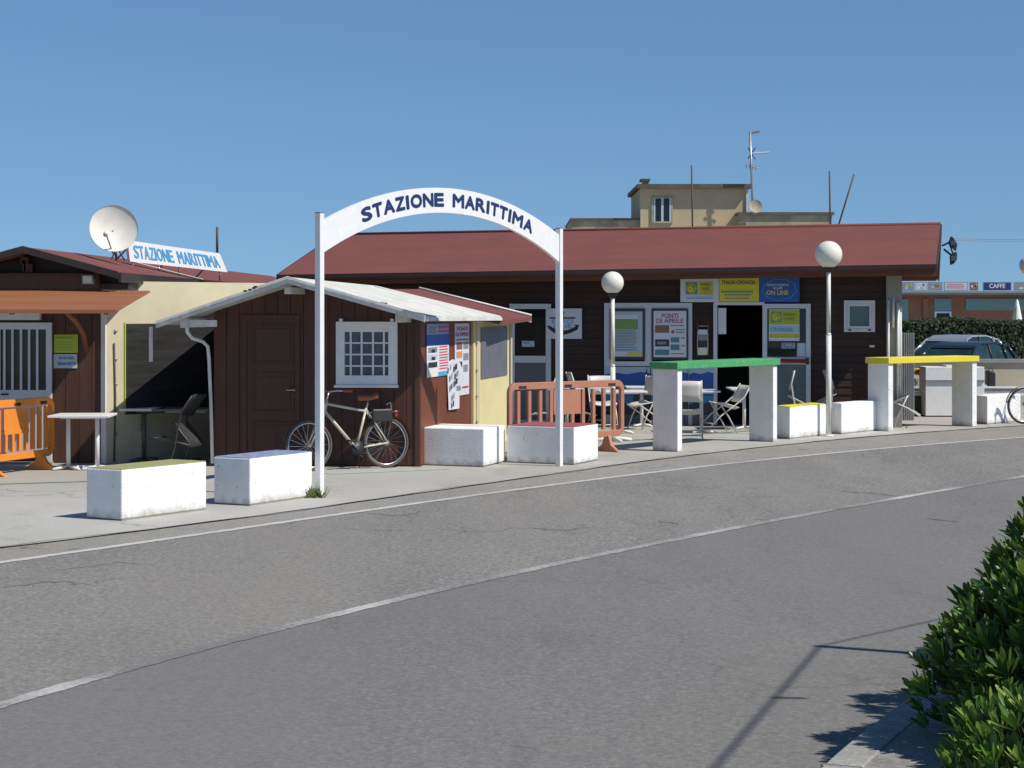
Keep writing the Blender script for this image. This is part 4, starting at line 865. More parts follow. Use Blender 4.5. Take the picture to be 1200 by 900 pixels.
m = MB(); m.lathe(dc + ax * -.06, prof, 'plaster_white', 36, axis=ax, cap=False); m.lathe(dc + ax * -.068, [(.001, 0)] + [(.345 * i / 8, .10 * (i / 8) ** 2) for i in range(1, 9)], 'metal_grey', 36, axis=ax, cap=False); m.build('reflector', ds)
lnb = W(121, 281, 28.6) + ax * .36
m = MB(); m.tube([W(132, 297, 28.6) + ax * .02, lnb], .012, 'metal_grey', 6); m.build('feed_arm', ds)
m = MB(); m.tube([lnb + ax * .02, lnb - ax * .08], .035, 'p_cream', 10); m.build('receiver', ds)
m = MB(); m.tube([dc - ax * .06, dc - ax * .16 - Vector((0, 0, .1)), W(137, 304, 28.75)], .02, 'metal_grey', 8); m.tube([W(131, 303, 28.6), W(137, 290, 28.8), W(146, 305, 28.9)], .013, 'metal_grey', 6); m.build('mount', ds)
m = MB(); m.tube([W(160, 307.5, 28), W(200, 318, 28.2), W(238, 327.5, 28.4)], .006, 'p_pale', 5); solo(m, 'roof_cable', W(200, 318, 28.2), 'thin pale cable lying across the left red roof', 'cable')
m = MB(); m.tube([W(254.5, 296, 50), W(254.5, 266, 50)], .035, 'gum', 6); solo(m, 'antenna_mast', W(254.5, 296, 50), 'short dark mast far behind the left roof sign', 'mast')

# ------------------------------------------------------------------ old yellow house behind the roof
H = Frame(W(600, 300, 80).to_2d(), (1, 0)); house = thing('old_house', (6, 82, 0), 'faded yellow flat roofed house rising behind the red roof', 'house')
def hb(x0, x1, y0, b0, b1, m, name, y1=None, **k):
    mb = MB(); a0, z1_ = H.at(x0, y0, b0); a1 = H.at(x1, y0, b0)[0]; z0_ = 0 if y1 is None else H.at(x0, y1, b0)[1]
    H.box(mb, a0, a1, b0, b1, z0_, z1_, m); return mb.build(name, house, **k)
hb(669.5, 752, 258, 0, 8, 'plaster_stained', 'left_wing'); hb(668.5, 750, 255.5, -.1, 8.1, 'cap_dark', 'parapet_cap', 257.8)
hb(750.5, 877, 220.5, -.25, 6, 'plaster_yellow', 'upper_storey'); hb(747, 881, 215.5, -.55, 6.3, 'cap_dark', 'cornice', 220.3)
hb(866, 975, 252, -1.2, 8, 'plaster_stained', 'right_wing'); hb(865, 978, 248.5, -1.3, 8.1, 'cap_dark', 'parapet_cap', 251.8)
ch = hb(753, 760.5, 212, 1, 1.6, 'plaster_stained', 'chimney', 216); hb(751, 762, 209.3, .8, 1.8, 'cap_dark', 'chimney_cap', 211.8)
w3 = framed(H, house, 763.5, 788.5, 230.5, 261.5, 2, 'glass_dark', -.31, 'window', bt=-.252, fm='plaster_stained')
for x0, x1 in ((766, 768), (774.8, 777.6), (784.5, 786.5)): m = MB(); H.pbox(m, x0, x1, 232.5, 259.5, -.305, -.285, 'p_pale', -.31); m.build('casement', w3)
m = MB(); a, z0_ = H.at(874.5, 268, -.3); H.box(m, a, a + .06, -.32, -.252, z0_, z0_ + 1.7, 'white_weathered'); m.build('drainpipe', house)
m = MB()
for (x0, y0, x1, y1) in ((811, 267, 795, 250), (811, 240, 808, 242), (820, 240, 811, 240)): pass
def mast(name, pts, Y, r, label, cat='mast', extra=None, m='gum', group=None):
    mb = MB(); mb.tube([W(x, y, Y) for x, y in pts], r, m, 6)
    t = thing(name, W(pts[0][0], pts[0][1], Y), label, cat, group); mb.build('pole', t); return t
mast('pole', [(811.5, 270), (810.5, 193.5)], 76, .035, 'thin vertical pole in front of the yellow upper storey')
mast('pole', [(973, 268), (972, 200.5)], 76, .035, 'thin vertical pole above the right wing of the old house')
mast('pole', [(982, 266), (1001, 204)], 76, .035, 'slanting thin pole right of the old house')
an = mast('tv_antenna', [(882.5, 262), (879, 154)], 79, .045, 'tall television antenna on the old house roof', 'antenna', m='metal_grey')
m = MB(); Ya = 79
m.tube([W(878.5, 156.5, Ya), W(890, 153.8, Ya)], .03, 'p_brown', 5)
for i in range(5): m.tube([W(880 + i * 2.4, 154.2 - i * .4, Ya), W(880 + i * 2.4, 158.2 - i * .4, Ya)], .012, 'metal_grey', 4)
m.build('upper_yagi', an)
m = MB(); m.tube([W(879, 180, Ya), W(902, 178.5, Ya)], .03, 'p_pale', 5)
for i in range(9): m.tube([W(884 + i * 2.1, 176.5, Ya), W(884 + i * 2.1, 182, Ya)], .014, 'p_pale', 4)
for q in ((-4, -7), (5, -7), (-4, 6), (5, 7)): m.tube([W(880.5, 180, Ya), W(880.5 + q[0], 180 + q[1], Ya)], .02, 'p_navy', 4)
m.build('middle_yagi', an)
m = MB(); m.tube([W(873.5, 193, Ya), W(888, 197, Ya)], .02, 'metal_grey', 4)
for i in range(4): m.tube([W(875 + i * 3.5, 191 + i, Ya), W(875 + i * 3.5, 197 + i, Ya)], .012, 'p_brown', 4)
m.build('lower_yagi', an)
sd = thing('small_satellite_dish', W(886, 250, 78.5), 'small satellite dish on the right wing of the old house', 'satellite dish')
m = MB(); ax = Vector((.25, -.95, .1)).normalized(); m.lathe(W(885, 242, 78.5), [(.001, 0), (.12, .01), (.22, .04), (.27, .07)], 'plaster_stained', 24, axis=ax, cap=False); m.build('reflector', sd)
m = MB(); m.tube([W(885, 243, 78.6), W(886, 252, 78.6)], .03, 'metal_grey', 6); m.build('mount', sd)

# ------------------------------------------------------------------ counters (green and yellow boards on white pillars)
def counter(Ls, Cs, Rs, ER_, h, topm, label, over=.05):
    """Ls,Cs: bottom of the near pillar's wide face, Rs: front corner of the far pillar (photo pixels)"""
    l, c, r = G(*Ls), G(*Cs), G(*Rs); u = (r - c); u.z = 0; run = u.length; u.normalize(); wv = (l - c); wv.z = 0
    wv = wv.normalized() * .47
    T = thing('bar_counter', (c + r) / 2, label, 'counter', 'outdoor counters with painted boards')
    th = .125; bt = .10
    for s_ in (0, run):
        q = [c + u * s_, c + u * (s_ + th), c + u * (s_ + th) + wv, c + u * s_ + wv]
        m = MB(); m.hexa([p for p in q] + [p + Vector((0, 0, h - bt - .001)) for p in q], 'roughcast'); m.build('pillar', T, bevel=.008)
    q = [c - u * over - wv * .07, c + u * (run + th + over) - wv * .07, c + u * (run + th + over) + wv * 1.07, c - u * over + wv * 1.07]
    m = MB(); m.hexa([p + Vector((0, 0, h - bt)) for p in q] + [p + Vector((0, 0, h)) for p in q], topm); m.build('board', T, bevel=.006)
    return T
counter((764, 527.7), (794, 529.6), (906, 518), None, 1.325, 'top_green', 'outdoor counter with a green painted board on two white pillars')
counter((1016.5, 504), (1041, 505.6), (1139.5, 500), None, 1.27, 'top_yellow', 'outdoor counter with a yellow painted board on two white pillars', .03)

# ------------------------------------------------------------------ lamps
def lamp(px, py, gx, gy, gr, y_thick, r0, r1, label, cross=False):
    b = G(px, py); Y = b.y; T = thing('globe_lamp', b, label, 'lamp post', 'white globe lamps')
    z1 = EYE + (HZ - gy) / F * Y; rad = gr / F * Y; zt = EYE + (HZ - y_thick) / F * Y; dx = (gx - px) / F * Y
    top = Vector((b.x + dx, Y, z1 - rad * .95)); tk = Vector((b.x + dx * zt / z1, Y, zt))
    m = MB(); m.tube([b, tk], r0, 'pole_white', 14); m.tube([tk, tk + Vector((0, 0, .04))], r0, 'pole_white', 14, r2=r1); m.tube([tk + Vector((0, 0, .04)), top - Vector((0, 0, .06))], r1, 'pole_white', 14); m.build('pole', T)
    m = MB(); m.lathe(top - Vector((0, 0, .075)), [(r1 * 1.3, 0), (r1 * 1.5, .03), (r1 * 2.4, .045), (r1 * 2.4, .085), (r1 * 2.0, .095)], 'black', 16); m.build('collar', T)
    m = MB(); c = Vector((top.x, Y, z1)); m.lathe(c, [(max(.001, rad * math.sin(R(a))), -rad * math.cos(R(a))) for a in range(22, 181, 6)], 'globe', 32); m.build('globe', T)
    m = MB()
    if cross:
        for a in (20, 110, 200, 290): d = Vector((math.cos(R(a)), math.sin(R(a)), 0)); m.tube([b + Vector((0, 0, .06)), b + d * .32 + Vector((0, 0, .02))], .028, 'pole_white', 6)
    else: m.lathe(b, [(r0 * 1.8, 0), (r0 * 1.8, .015), (r0 * 1.1, .03)], 'pole_white', 14)
    m.build('foot', T); return T
lamp(971.2, 511.3, 971, 298.3, 16, 393, .044, .034, 'tall white lamp post with a globe, between two white blocks')
lamp(718.3, 517, 717.8, 331.3, 13.2, 430, .040, .033, 'lower white globe lamp behind the orange barrier, on a cross foot', True)
lamp(1222, 489, 1206, 311, 11.5, 400, .044, .034, 'globe lamp cut off by the right edge of the picture')

# ------------------------------------------------------------------ plastic barriers
def barrier(A, Bp, h, mm, label, foot_t=(.16, .84), zlo=.17):
    A = Vector((A[0], A[1], 0)); Bp = Vector((Bp[0], Bp[1], 0)); fr = Frame(A.to_2d(), (Bp - A).to_2d()); L = (Bp - A).length
    T = thing('plastic_barrier', (A + Bp) / 2, label, 'barrier', 'orange plastic barriers')
    def rr(a0, a1, z0, z1, rad, n=6):
        pts = []
        for cx, cz, s0 in ((a1 - rad, z1 - rad, 0), (a0 + rad, z1 - rad, 90), (a0 + rad, z0 + rad, 180), (a1 - rad, z0 + rad, 270)):
            for i in range(n + 1): an = R(s0 + 90 * i / n); pts.append((cx + rad * math.cos(an), cz + rad * math.sin(an)))
        return pts
    out, inn = rr(0, L, zlo, h, .14), rr(.065, L - .065, zlo + .09, h - .10, .05); n = len(out); m = MB(); t = .03
    vs = [fr.p(a, -t, z) for a, z in out] + [fr.p(a, -t, z) for a, z in inn] + [fr.p(a, t, z) for a, z in out] + [fr.p(a, t, z) for a, z in inn]; fs = []
    for i in range(n):
        j = (i + 1) % n; fs += [(j, i, n + i, n + j), (2 * n + i, 2 * n + j, 3 * n + j, 3 * n + i), (i, j, 2 * n + j, 2 * n + i), (n + j, n + i, 3 * n + i, 3 * n + j)]
    m.add(vs, fs, mm); m.build('frame', T, bevel=.006)
    m = MB(); c = L / 2; zm = zlo + (h - zlo) * .48; fr.box(m, c - .26, c + .26, -.012, .012, zm, h - .12, mm); fr.box(m, c - .26, c + .26, -.02, .02, zm - .04, zm + .02, mm); m.build('panel', T)
    nS = 10
    for i in range(nS):
        a = .085 + (L - .17) * (i + .5) / nS
        inside = abs(a - c) < .28; z1 = zm - .04 if inside else h - .12
        m = MB(); fr.box(m, a - .026, a + .026, -.022, .022, zlo + .11, z1, mm); m.build('slat', T)
    for ft in foot_t:
        a = L * ft; m = MB(); q = [fr.p(a - .03, -.27, 0), fr.p(a - .03, .27, 0), fr.p(a - .03, .10, .10), fr.p(a - .03, .045, zlo + .02), fr.p(a - .03, -.045, zlo + .02), fr.p(a - .03, -.10, .10)]
        m.prism(q, fr.u * .06, mm); m.build('foot', T, bevel=.008)
    for a in (.25, L - .25, c): m = MB(); fr.box(m, a - .07, a + .07, -.034, -.0305, h - .085, h - .045, 'rubber'); m.build('handhold', T)
    return T
p0, p1 = G(-28, 560), G(62, 548.5); barrier(p0.to_2d(), p1.to_2d(), .95, 'orange_plastic', 'bright orange plastic barrier in front of the barred door')
barrier((-.06, 27.95), (1.66, 29.35), 1.06, 'orange_faded', 'faded orange plastic barrier behind the red topped block', (.16, .86), .22)

# ------------------------------------------------------------------ tables and chairs
def table(x, y, rz, label, w=.72, d=.72, h=.73, top='table_white', leg='table_white', legs=1):
    T = thing('cafe_table', (0, 0, 0), label, 'table', 'cafe tables on the terrace')
    m = MB(); m.box(-w / 2, w / 2, -d / 2, d / 2, h - .03, h, top); m.build('tabletop', T, bevel=.006)
    m = MB(); m.box(-w * .36, w * .36, -.03, .03, h - .06, h - .0305, leg); m.build('crossbar', T)
    for k in range(legs):
        cx = 0 if legs == 1 else (-.19 if k == 0 else .19)
        m = MB(); m.tube([(cx, 0, .04), (cx, 0, h - .0605)], .03, leg, 12); m.build('leg', T)
        m = MB()
        for a in (45, 135, 225, 315): m.tube([(cx, 0, .045), (cx + .24 * math.cos(R(a)), .24 * math.sin(R(a)), .018)], .02, leg, 6)
        m.build('foot', T)
    T.location = (x, y, 0); T.rotation_euler = (0, 0, rz); return T
def chair_proto(pm, fm, label):
    T = thing('folding_chair', (0, 0, 0), label, 'chair', 'folding chairs on the terrace')
    def shell(rows, w, th, name):
        m = MB(); vs = []; n = 9
        for k in (0, 1):
            for (y, z, nx, nz) in rows:
                for j in range(n):
                    t = j / (n - 1) * 2 - 1; cv = (1 - t * t) * .03
                    vs.append((t * w / 2, y + nx * (cv + k * th), z + nz * (cv + k * th) - 0 * t))
        r = len(rows); fs = []
        for i in range(r - 1):
            for j in range(n - 1):
                a = i * n + j; fs.append((a, a + 1, a + n + 1, a + n)); b = a + r * n; fs.append((b + n, b + n + 1, b + 1, b))
        for i in range(r - 1): a = i * n; b = a + r * n; fs += [(a, a + n, b + n, b), (a + 2 * n - 1, a + n - 1, b + n - 1, b + 2 * n - 1)]
        for j in range(n - 1): b = r * n; fs += [(j + 1, j, b + j, b + j + 1)]; a = (r - 1) * n + j; fs.append((a, a + 1, a + 1 + b, a + b))
        m.add(vs, fs, pm, True); return m.build(name, T)
    shell([(-.20, .43, 0, -1), (-.1, .445, 0, -1), (.1, .435, 0, -1), (.19, .43, 0, -1)], .42, .015, 'seat')
    shell([(.20, .52, 1, 0), (.235, .64, 1, 0), (.27, .75, 1, 0), (.30, .84, 1, 0)], .44, .015, 'backrest')
    for s_ in (-1, 1):
        x = s_ * .225; m = MB(); m.tube([(x, -.24, 0), (x, -.10, .22), (x, .10, .44), (x, .24, .62), (x, .31, .86)], .012, fm, 8); m.build('leg', T)
        x = s_ * .205; m = MB(); m.tube([(x, .26, 0), (x, .05, .22), (x, -.19, .43)], .012, fm, 8); m.build('leg', T)
    for q in (((-.205, .21, .055), (.205, .21, .055)), ((-.225, -.21, .05), (.225, -.21, .05))): m = MB(); m.tube(q, .010, fm, 6); m.build('stretcher', T)
    return T
CH = chair_proto('chair_plastic', 'chair_plastic', 'x'); CB = chair_proto('chair_black', 'chair_black', 'x'); used = set()
def chair(proto, x, y, rz, tilt, label, z=None):
    o = proto if proto.name not in used else copy_tree(proto)
    used.add(o.name); o['label'] = label
    o.rotation_euler = (Matrix.Rotation(rz, 4, 'Z') @ Matrix.Rotation(tilt, 4, 'X')).to_euler()
    low = 0
    for yy, zz in ((-.24, 0), (.26, 0), (.31, .86), (-.2, .43)): low = min(low, yy * math.sin(tilt) + zz * math.cos(tilt))
    o.location = (x, y, -low + .005 if z is None else z); return o
gp = lambda px, py: G(px, py).to_2d()
# left group
p = gp(95, 551); table(p.x, p.y + .1, 0.05, 'white table left of the lime topped block, two pale legs', .80, .70, .73, legs=2)
p = gp(167, 541); table(p.x, p.y + .1, .1, 'white topped dark legged table under the plastic window, left of the black chair', .62, .6, .74, 'table_white', 'table_dark')
p = gp(217, 541); table(p.x, p.y + .05, -.1, 'dark grey table right of the tilted black chair', .8, .6, .74, 'table_dark', 'metal_grey')
p = gp(196, 546); chair(CB, p.x, p.y - .15, R(75), R(52), 'black folding chair tipped against the tables by the plastic window')
# terrace group
def tb(px, py, lab, w=.7, **k): p = gp(px, py); return table(p.x, p.y, random.uniform(-.1, .1), lab, w, **k)
tb(729, 508, 'white table right behind the faded orange barrier, left of the green counter', .8)
tb(664, 505, 'white table mostly hidden by the faded orange barrier near the right gate post', .62)
tb(752, 500, 'small white table close to the sea mural, behind the front table', .6)
tb(822, 507, 'small white table behind the shell backed chair under the green board', .55)
tb(872, 503, 'white table by the doorway seen beneath the green board', .55)
tb(954, 497, 'white table between the green counter and the tall lamp post', .72)
for (px, py, rz, tl, lab) in (
    (806, 516, R(172), R(14), 'cream folding chair nearest the left pillar of the green counter'),
    (842, 507, R(-72), R(-14), 'cream folding chair leaning back beneath the middle of the green board'),
    (634, 508, R(80), R(40), 'cream folding chair tipped over behind the left end of the dull orange barrier'),
    (682, 506, R(-80), R(35), 'cream folding chair tipped behind the middle of the dull orange barrier'),
    (706, 501, R(10), R(8), 'cream folding chair upright behind the right end of the dull orange barrier'),
    (757, 503, R(-60), R(10), 'cream folding chair half hidden by the left pillar of the green counter'),
    (921, 501, R(80), R(30), 'cream folding chair leaning on the table behind the yellow topped block'),
    (981, 500, R(-80), R(35), 'cream folding chair leaning right of the tall lamp post'),
    (1006, 498, R(-100), R(25), 'cream folding chair close to the left pillar of the yellow counter'),
    (1064, 501, R(78), R(-24), 'cream folding chair leaning back inside the yellow counter')):
    p = gp(px, py); chair(CH, p.x, p.y, rz, tl, lab)

# ------------------------------------------------------------------ bicycles
def bicycle(fm, sad, label, basket=True, gm='gum'):
    """built in its own frame: front wheel at x=0, rear wheel at x=wb, ground z=0, heading -x"""
    T = thing('bicycle', (0, 0, 0), label, 'bicycle', None); r = .335; wb = 1.12
    for cx in (0, wb):
        m = MB(); c = Vector((cx, 0, r)); m.tube([c + Vector((.045 * math.cos(a), 0, .045 * math.sin(a))) for a in [0]] + [c], .001, 'steel', 3) if False else None
        m = MB(); m.tube([c + Vector((0, -.05, 0)), c + Vector((0, .05, 0))], .035 if cx else .022, 'steel', 12); W_ = m.build('wheel', T)
        ring = lambda R_, k=40: [c + Vector((R_ * math.cos(2 * math.pi * i / k), 0, R_ * math.sin(2 * math.pi * i / k))) for i in range(k)]
        m = MB(); m.tube(ring(r - .018), .018, gm, 8, closed=True); m.build('tyre', W_)
        m = MB(); m.tube(ring(r - .045), .010, 'steel', 6, closed=True); m.build('rim', W_)
        m = MB()
        for i in range(20): a = 2 * math.pi * i / 20; m.tube([c + Vector((.03 * math.cos(a + .5), (.03 if i % 2 else -.03), .03 * math.sin(a + .5))), c + Vector(((r - .05) * math.cos(a), 0, (r - .05) * math.sin(a)))], .0022, 'steel', 3)
        m.build('spokes', W_)
    bb = Vector((.68, 0, .27)); st = Vector((.84, 0, .80)); hd = Vector((.27, 0, .92)); hl = Vector((.235, 0, .78)); ax_ = Vector((wb, 0, r))
    m = MB(); m.tube([hl, bb], .022, fm, 8); m.tube([hd + Vector((.005, 0, -.05)), st - Vector((.01, 0, .04))], .018, fm, 8); m.tube([bb, st], .017, fm, 8); m.tube([hd, hl], .022, fm, 8)
    for s_ in (-1, 1): m.tube([bb + Vector((0, .03 * s_, 0)), ax_ + Vector((0, .06 * s_, 0))], .011, fm, 6); m.tube([st + Vector((0, .02 * s_, -.03)), ax_ + Vector((0, .06 * s_, 0))], .010, fm, 6)
    m.build('frame', T)
    m = MB()
    for s_ in (-1, 1): m.tube([hl + Vector((-.005, .035 * s_, -.02)), Vector((.12, .05 * s_, .55)), Vector((0, .055 * s_, r))], .012, fm if fm != 'black' else 'black', 6)
    m.tube([hl + Vector((0, -.04, -.01)), hl + Vector((0, .04, -.01))], .018, fm, 6); m.build('fork', T)
    m = MB(); m.tube([hd, hd + Vector((.03, 0, .10))], .014, 'steel', 6); m.tube([hd + Vector((.20, -.29, .11)), hd + Vector((.06, -.2, .12)), hd + Vector((.0, 0, .10)), hd + Vector((.06, .2, .12)), hd + Vector((.20, .29, .11))], .011, 'steel', 8); hbar = m.build('handlebar', T)
    for s_ in (-1, 1): m = MB(); m.tube([hd + Vector((.12, .245 * s_, .115)), hd + Vector((.23, .30 * s_, .11))], .018, sad, 8); m.build('grip', hbar)
    m = MB(); m.tube([st - Vector((0, 0, .03)), st + Vector((.035, 0, .12))], .013, 'steel', 8); m.build('seat_post', T)
    m = MB(); sp = st + Vector((.03, 0, .13)); rows = []; n = 10
    prof = [(-.15, .018, 0), (-.12, .03, .005), (-.05, .04, .0), (.02, .075, 0), (.09, .09, .015), (.125, .07, .02), (.135, .03, .02)]
    vs = []
    for x, wd, dz_ in prof:
        for j in range(n): a = 2 * math.pi * j / n; vs.append(sp + Vector((x, wd * math.cos(a), dz_ + .028 * math.sin(a) + (.012 if math.sin(a) > 0 else -.006))))
    fs = [(i * n + j, (i + 1) * n + j, (i + 1) * n + (j + 1) % n, i * n + (j + 1) % n) for i in range(len(prof) - 1) for j in range(n)] + [tuple(range(n)), tuple((len(prof) - 1) * n + j for j in range(n))[::-1]]
    m.add(vs, fs, sad, True); m.build('saddle', T)
    m = MB(); m.lathe(bb + Vector((0, -.045, 0)), [(.001, 0), (.095, 0), (.095, .006), (.001, .006)], 'black', 24, axis=(0, -1, 0)); m.build('chainring', T)
    m = MB(); m.tube([bb + Vector((0, -.06, 0)), bb + Vector((-.12, -.07, .11))], .011, 'steel', 6); m.tube([bb + Vector((0, .06, 0)), bb + Vector((.12, .07, -.11))], .011, 'steel', 6); m.build('crank', T)
    for q, s_ in ((Vector((-.12, -.12, .11)), 1), (Vector((.12, .12, -.11)), -1)): m = MB(); c = bb + q; m.box(c.x - .045, c.x + .045, c.y - .045, c.y + .045, c.z - .012, c.z + .012, 'black'); m.build('pedal', T)
    m = MB(); m.tube([bb + Vector((0, -.048, .09)), ax_ + Vector((0, -.045, .035))], .005, 'black', 4); m.tube([bb + Vector((0, -.048, -.09)), ax_ + Vector((0, -.045, -.035))], .005, 'black', 4); m.build('chain', T)
    def guard(cx, a0, a1):
        m = MB(); pts = [Vector((cx + (r + .025) * math.cos(R(a0 + (a1 - a0) * i / 16)), 0, r + (r + .025) * math.sin(R(a0 + (a1 - a0) * i / 16)))) for i in range(17)]
        vs = [p + Vector((0, s_, 0)) for p in pts for s_ in (-.025, .025)]; m.add(vs, [(2 * i, 2 * i + 1, 2 * i + 3, 2 * i + 2) for i in range(16)], 'gum'); m.add([v + Vector((0, 0, .002)) for v in vs], [(2 * i + 2, 2 * i + 3, 2 * i + 1, 2 * i) for i in range(16)], 'gum'); m.build('mudguard', T)
    guard(0, 60, 170); guard(wb, -15, 130)
    m = MB(); m.tube([bb + Vector((.04, .03, 0)), bb + Vector((.10, .12, -.255))], .009, 'black', 6); m.build('kickstand', T)
    if basket:
        m = MB(); zr = .74
        for s_ in (-.05, .05): m.tube([(.84, s_, zr), (1.28, s_, zr)], .007, 'black', 5); m.tube([(1.22, s_, zr), (wb, s_, r)], .006, 'black', 5)
        for x in (.9, 1.05, 1.2): m.tube([(x, -.05, zr), (x, .05, zr)], .006, 'black', 5)
        m.tube([(1.22, 0, zr), (1.20, 0, zr + .13), (1.14, 0, zr + .1)], .006, 'steel', 5); m.build('rack', T)
        m = MB(); m.box(.90, 1.20, -.07, .07, zr - .13, zr + .045, 'black'); m.build('battery_case', T, bevel=.02)
        m = MB(); m.box(1.235, 1.29, -.045, .045, zr - .07, zr + .02, 'red_lens'); m.build('tail_light', T, bevel=.012)
    return T
pf, pr = G(362.5, 552.3), G(453, 548.2); dvec = pr - pf
bk = bicycle('bike_cream', 'leather', 'cream framed bicycle with a brown saddle leaning outside the kiosk', True)
bk.location = (pf.x, pf.y, 0); bk.rotation_euler = (R(-3), 0, math.atan2(dvec.y, dvec.x)); sc_k = dvec.length / 1.12; bk.scale = (sc_k, sc_k, sc_k)
b2 = bicycle('black', 'black', 'dark bicycle cut off by the right edge, its front wheel before the last block', False, 'rubber')
p = G(1200, 496.8); b2.location = (p.x, p.y, 0); b2.rotation_euler = (0, 0, R(12))

# ------------------------------------------------------------------ right background
def pw_(x0, x1, y0, y1, Y, dep, m, mb=None):
    mb = mb or MB(); a, b = W(x0, y1, Y), W(x1, y0, Y); mb.box(a.x, b.x, Y, Y + dep, max(a.z, 0) if y1 < 900 else 0, b.z, m); return mb
# low wall, rails
t = thing('low_wall', (12, 43, 0), 'low beige wall with grey coping in front of the parked cars', 'wall')
pw_(1058, 1420, 425.5, 999, 43, .2, 'beige_wall').build('body', t); pw_(1056, 1430, 421, 425.3, 42.95, .3, 'grey_concrete').build('coping', t)
t = thing('rail_fence', (11, 39.5, 0), 'low white rail fence right of the building behind the white cabinet', 'fence')
for y0, y1 in ((452.7, 455), (460.8, 463.5)): pw_(1060, 1330, y0, y1, 39.6, .03, 'white_paint').build('rail', t)
pw_(1060, 1330, 455.2, 460.6, 39.62, .02, 'grey_concrete').build('infill', t)
for x in (1062, 1155, 1205, 1260, 1325): pw_(x - 1.5, x + 1.5, 451, 999, 39.7, .06, 'white_paint').build('post', t)
t = thing('white_cabinet', W(1118, 488, 38.4), 'tall plain white cabinet seen between the pillars of the yellow counter', 'cabinet')
a, b = W(1084.5, 488, 38.4), W(1153.5, 430, 38.4)
m = MB(); m.box(a.x, b.x, 38.4, 39.0, 0.02, b.z, 'white_paint'); m.build('body', t, bevel=.01)
z = W(0, 446, 38.4).z; m = MB(); m.box(a.x + .01, b.x - .01, 38.37, 38.399, z - .03, z + .012, 'metal_grey'); m.build('handle_strip', t)  # shadow line across the cabinet front, built as a grey strip
m = MB(); m.box(a.x + .42, a.x + .62, 38.45, 38.9, b.z, b.z + .035, 'p_cream'); m.build('lid_tray', t)
t = thing('dark_crate', W(1072, 487, 38.8), 'dark crate on the ground left of the white cabinet', 'crate')
a, b = W(1061.5, 487, 38.8), W(1079, 463.5, 38.8); m = MB(); m.box(a.x, b.x, 38.8, 39.3, .02, b.z, 'black'); m.build('body', t, bevel=.01)
m = MB(); m.box(a.x - .03, a.x + .45, 38.75, 39.35, b.z, b.z + .05, 'white_weathered'); m.build('lid', t); m = MB(); m.box(b.x + .02, b.x + .05, 38.75, 38.8, 0, b.z, 'white_paint'); m.build('batten', t)
m = MB(); m.box(a.x, b.x + .1, 38.74, 38.79, 0, .02, 'gum'); m.build('skid', t)
# corrugated panel
t = thing('corrugated_panel', W(1064, 440, 37.2), 'grey corrugated metal panel at the right corner of the brown building', 'panel')
m = MB(); n = 28; x0, x1 = W(1056, 0, 37.2).x, W(1071.5, 0, 37.2).x; zt = W(0, 390, 37.2).z; vs = []
for i in range(n + 1):
    x = x0 + (x1 - x0) * i / n; y = 37.2 + .012 * (1 if i % 4 < 2 else -1); vs += [(x, y, 0), (x, y, zt), (x, y + .006, 0), (x, y + .006, zt)]
m.add(vs, [(4 * i, 4 * i + 4, 4 * i + 5, 4 * i + 1) for i in range(n)] + [(4 * i + 6, 4 * i + 2, 4 * i + 3, 4 * i + 7) for i in range(n)] + [(4 * i + 1, 4 * i + 5, 4 * i + 7, 4 * i + 3) for i in range(n)], 'corrugated'); m.build('sheet', t)
m = MB(); m.box(x0, x0 + .05, 37.22, 37.27, 0, zt, 'metal_grey'); m.build('post', t)
# kayak bow on a stand
t = thing('kayak', W(1076, 446, 40.9), 'red and yellow kayak end left of the white cabinet', 'kayak')
def hull(mm, z0_, z1_, y_c, name):
    m = MB(); x0, x1 = W(1067, 0, 41).x, W(1110, 0, 41).x; vs = []; n = 8
    for i in range(13):
        s_ = i / 12; x = x0 + (x1 - x0) * s_; wd = .24 * math.sin(math.pi * min(1, .08 + s_ * .5)); dp = (z1_ - z0_) * (.35 + .65 * min(1, s_ * 3))
        for j in range(n): a = 2 * math.pi * j / n; vs.append((x, y_c + wd * math.cos(a), (z0_ + z1_) / 2 + (.06 * (1 - s_)) + dp / 2 * math.sin(a)))
    m.add(vs, [(i * n + j, (i + 1) * n + j, (i + 1) * n + (j + 1) % n, i * n + (j + 1) % n) for i in range(12) for j in range(n)] + [tuple(range(n)), tuple(12 * n + j for j in range(n))[::-1]], mm, True); return m.build(name, t)
hull('kayak_red', .66, .80, 41, 'hull'); hull('kayak_yellow', .775, .83, 41, 'deck')
m = MB()
for x in (1072, 1100): p = W(x, 0, 41); m.box(p.x - .03, p.x + .03, 40.8, 41.2, 0, .64, 'grey_concrete'); m.box(p.x - .03, p.x + .03, 40.75, 41.25, .60, .655, 'grey_concrete')
m.build('stand', t)
t = thing('dark_bag', W(1164, 447, 42.6), 'dark bag standing against the low beige wall at the right', 'bag')
p0, p1 = W(1158, 447, 42.6), W(1167, 435, 42.6); m = MB(); m.prism([(p0.x, 42.6, .02), (p1.x, 42.6, .02), (p1.x, 42.6, p1.z - .03), ((p0.x + p1.x) / 2 + .03, 42.6, p1.z), (p0.x, 42.6, p1.z + .02)], (0, .3, 0), 'black'); m.build('body', t, bevel=.03)
m = MB(); c_ = (p0.x + p1.x) / 2; m.tube([(c_ - .05, 42.7, p1.z - .02), (c_ - .03, 42.7, p1.z + .06), (c_ + .03, 42.7, p1.z + .06), (c_ + .05, 42.7, p1.z - .03)], .01, 'rubber', 6); m.build('strap', t)

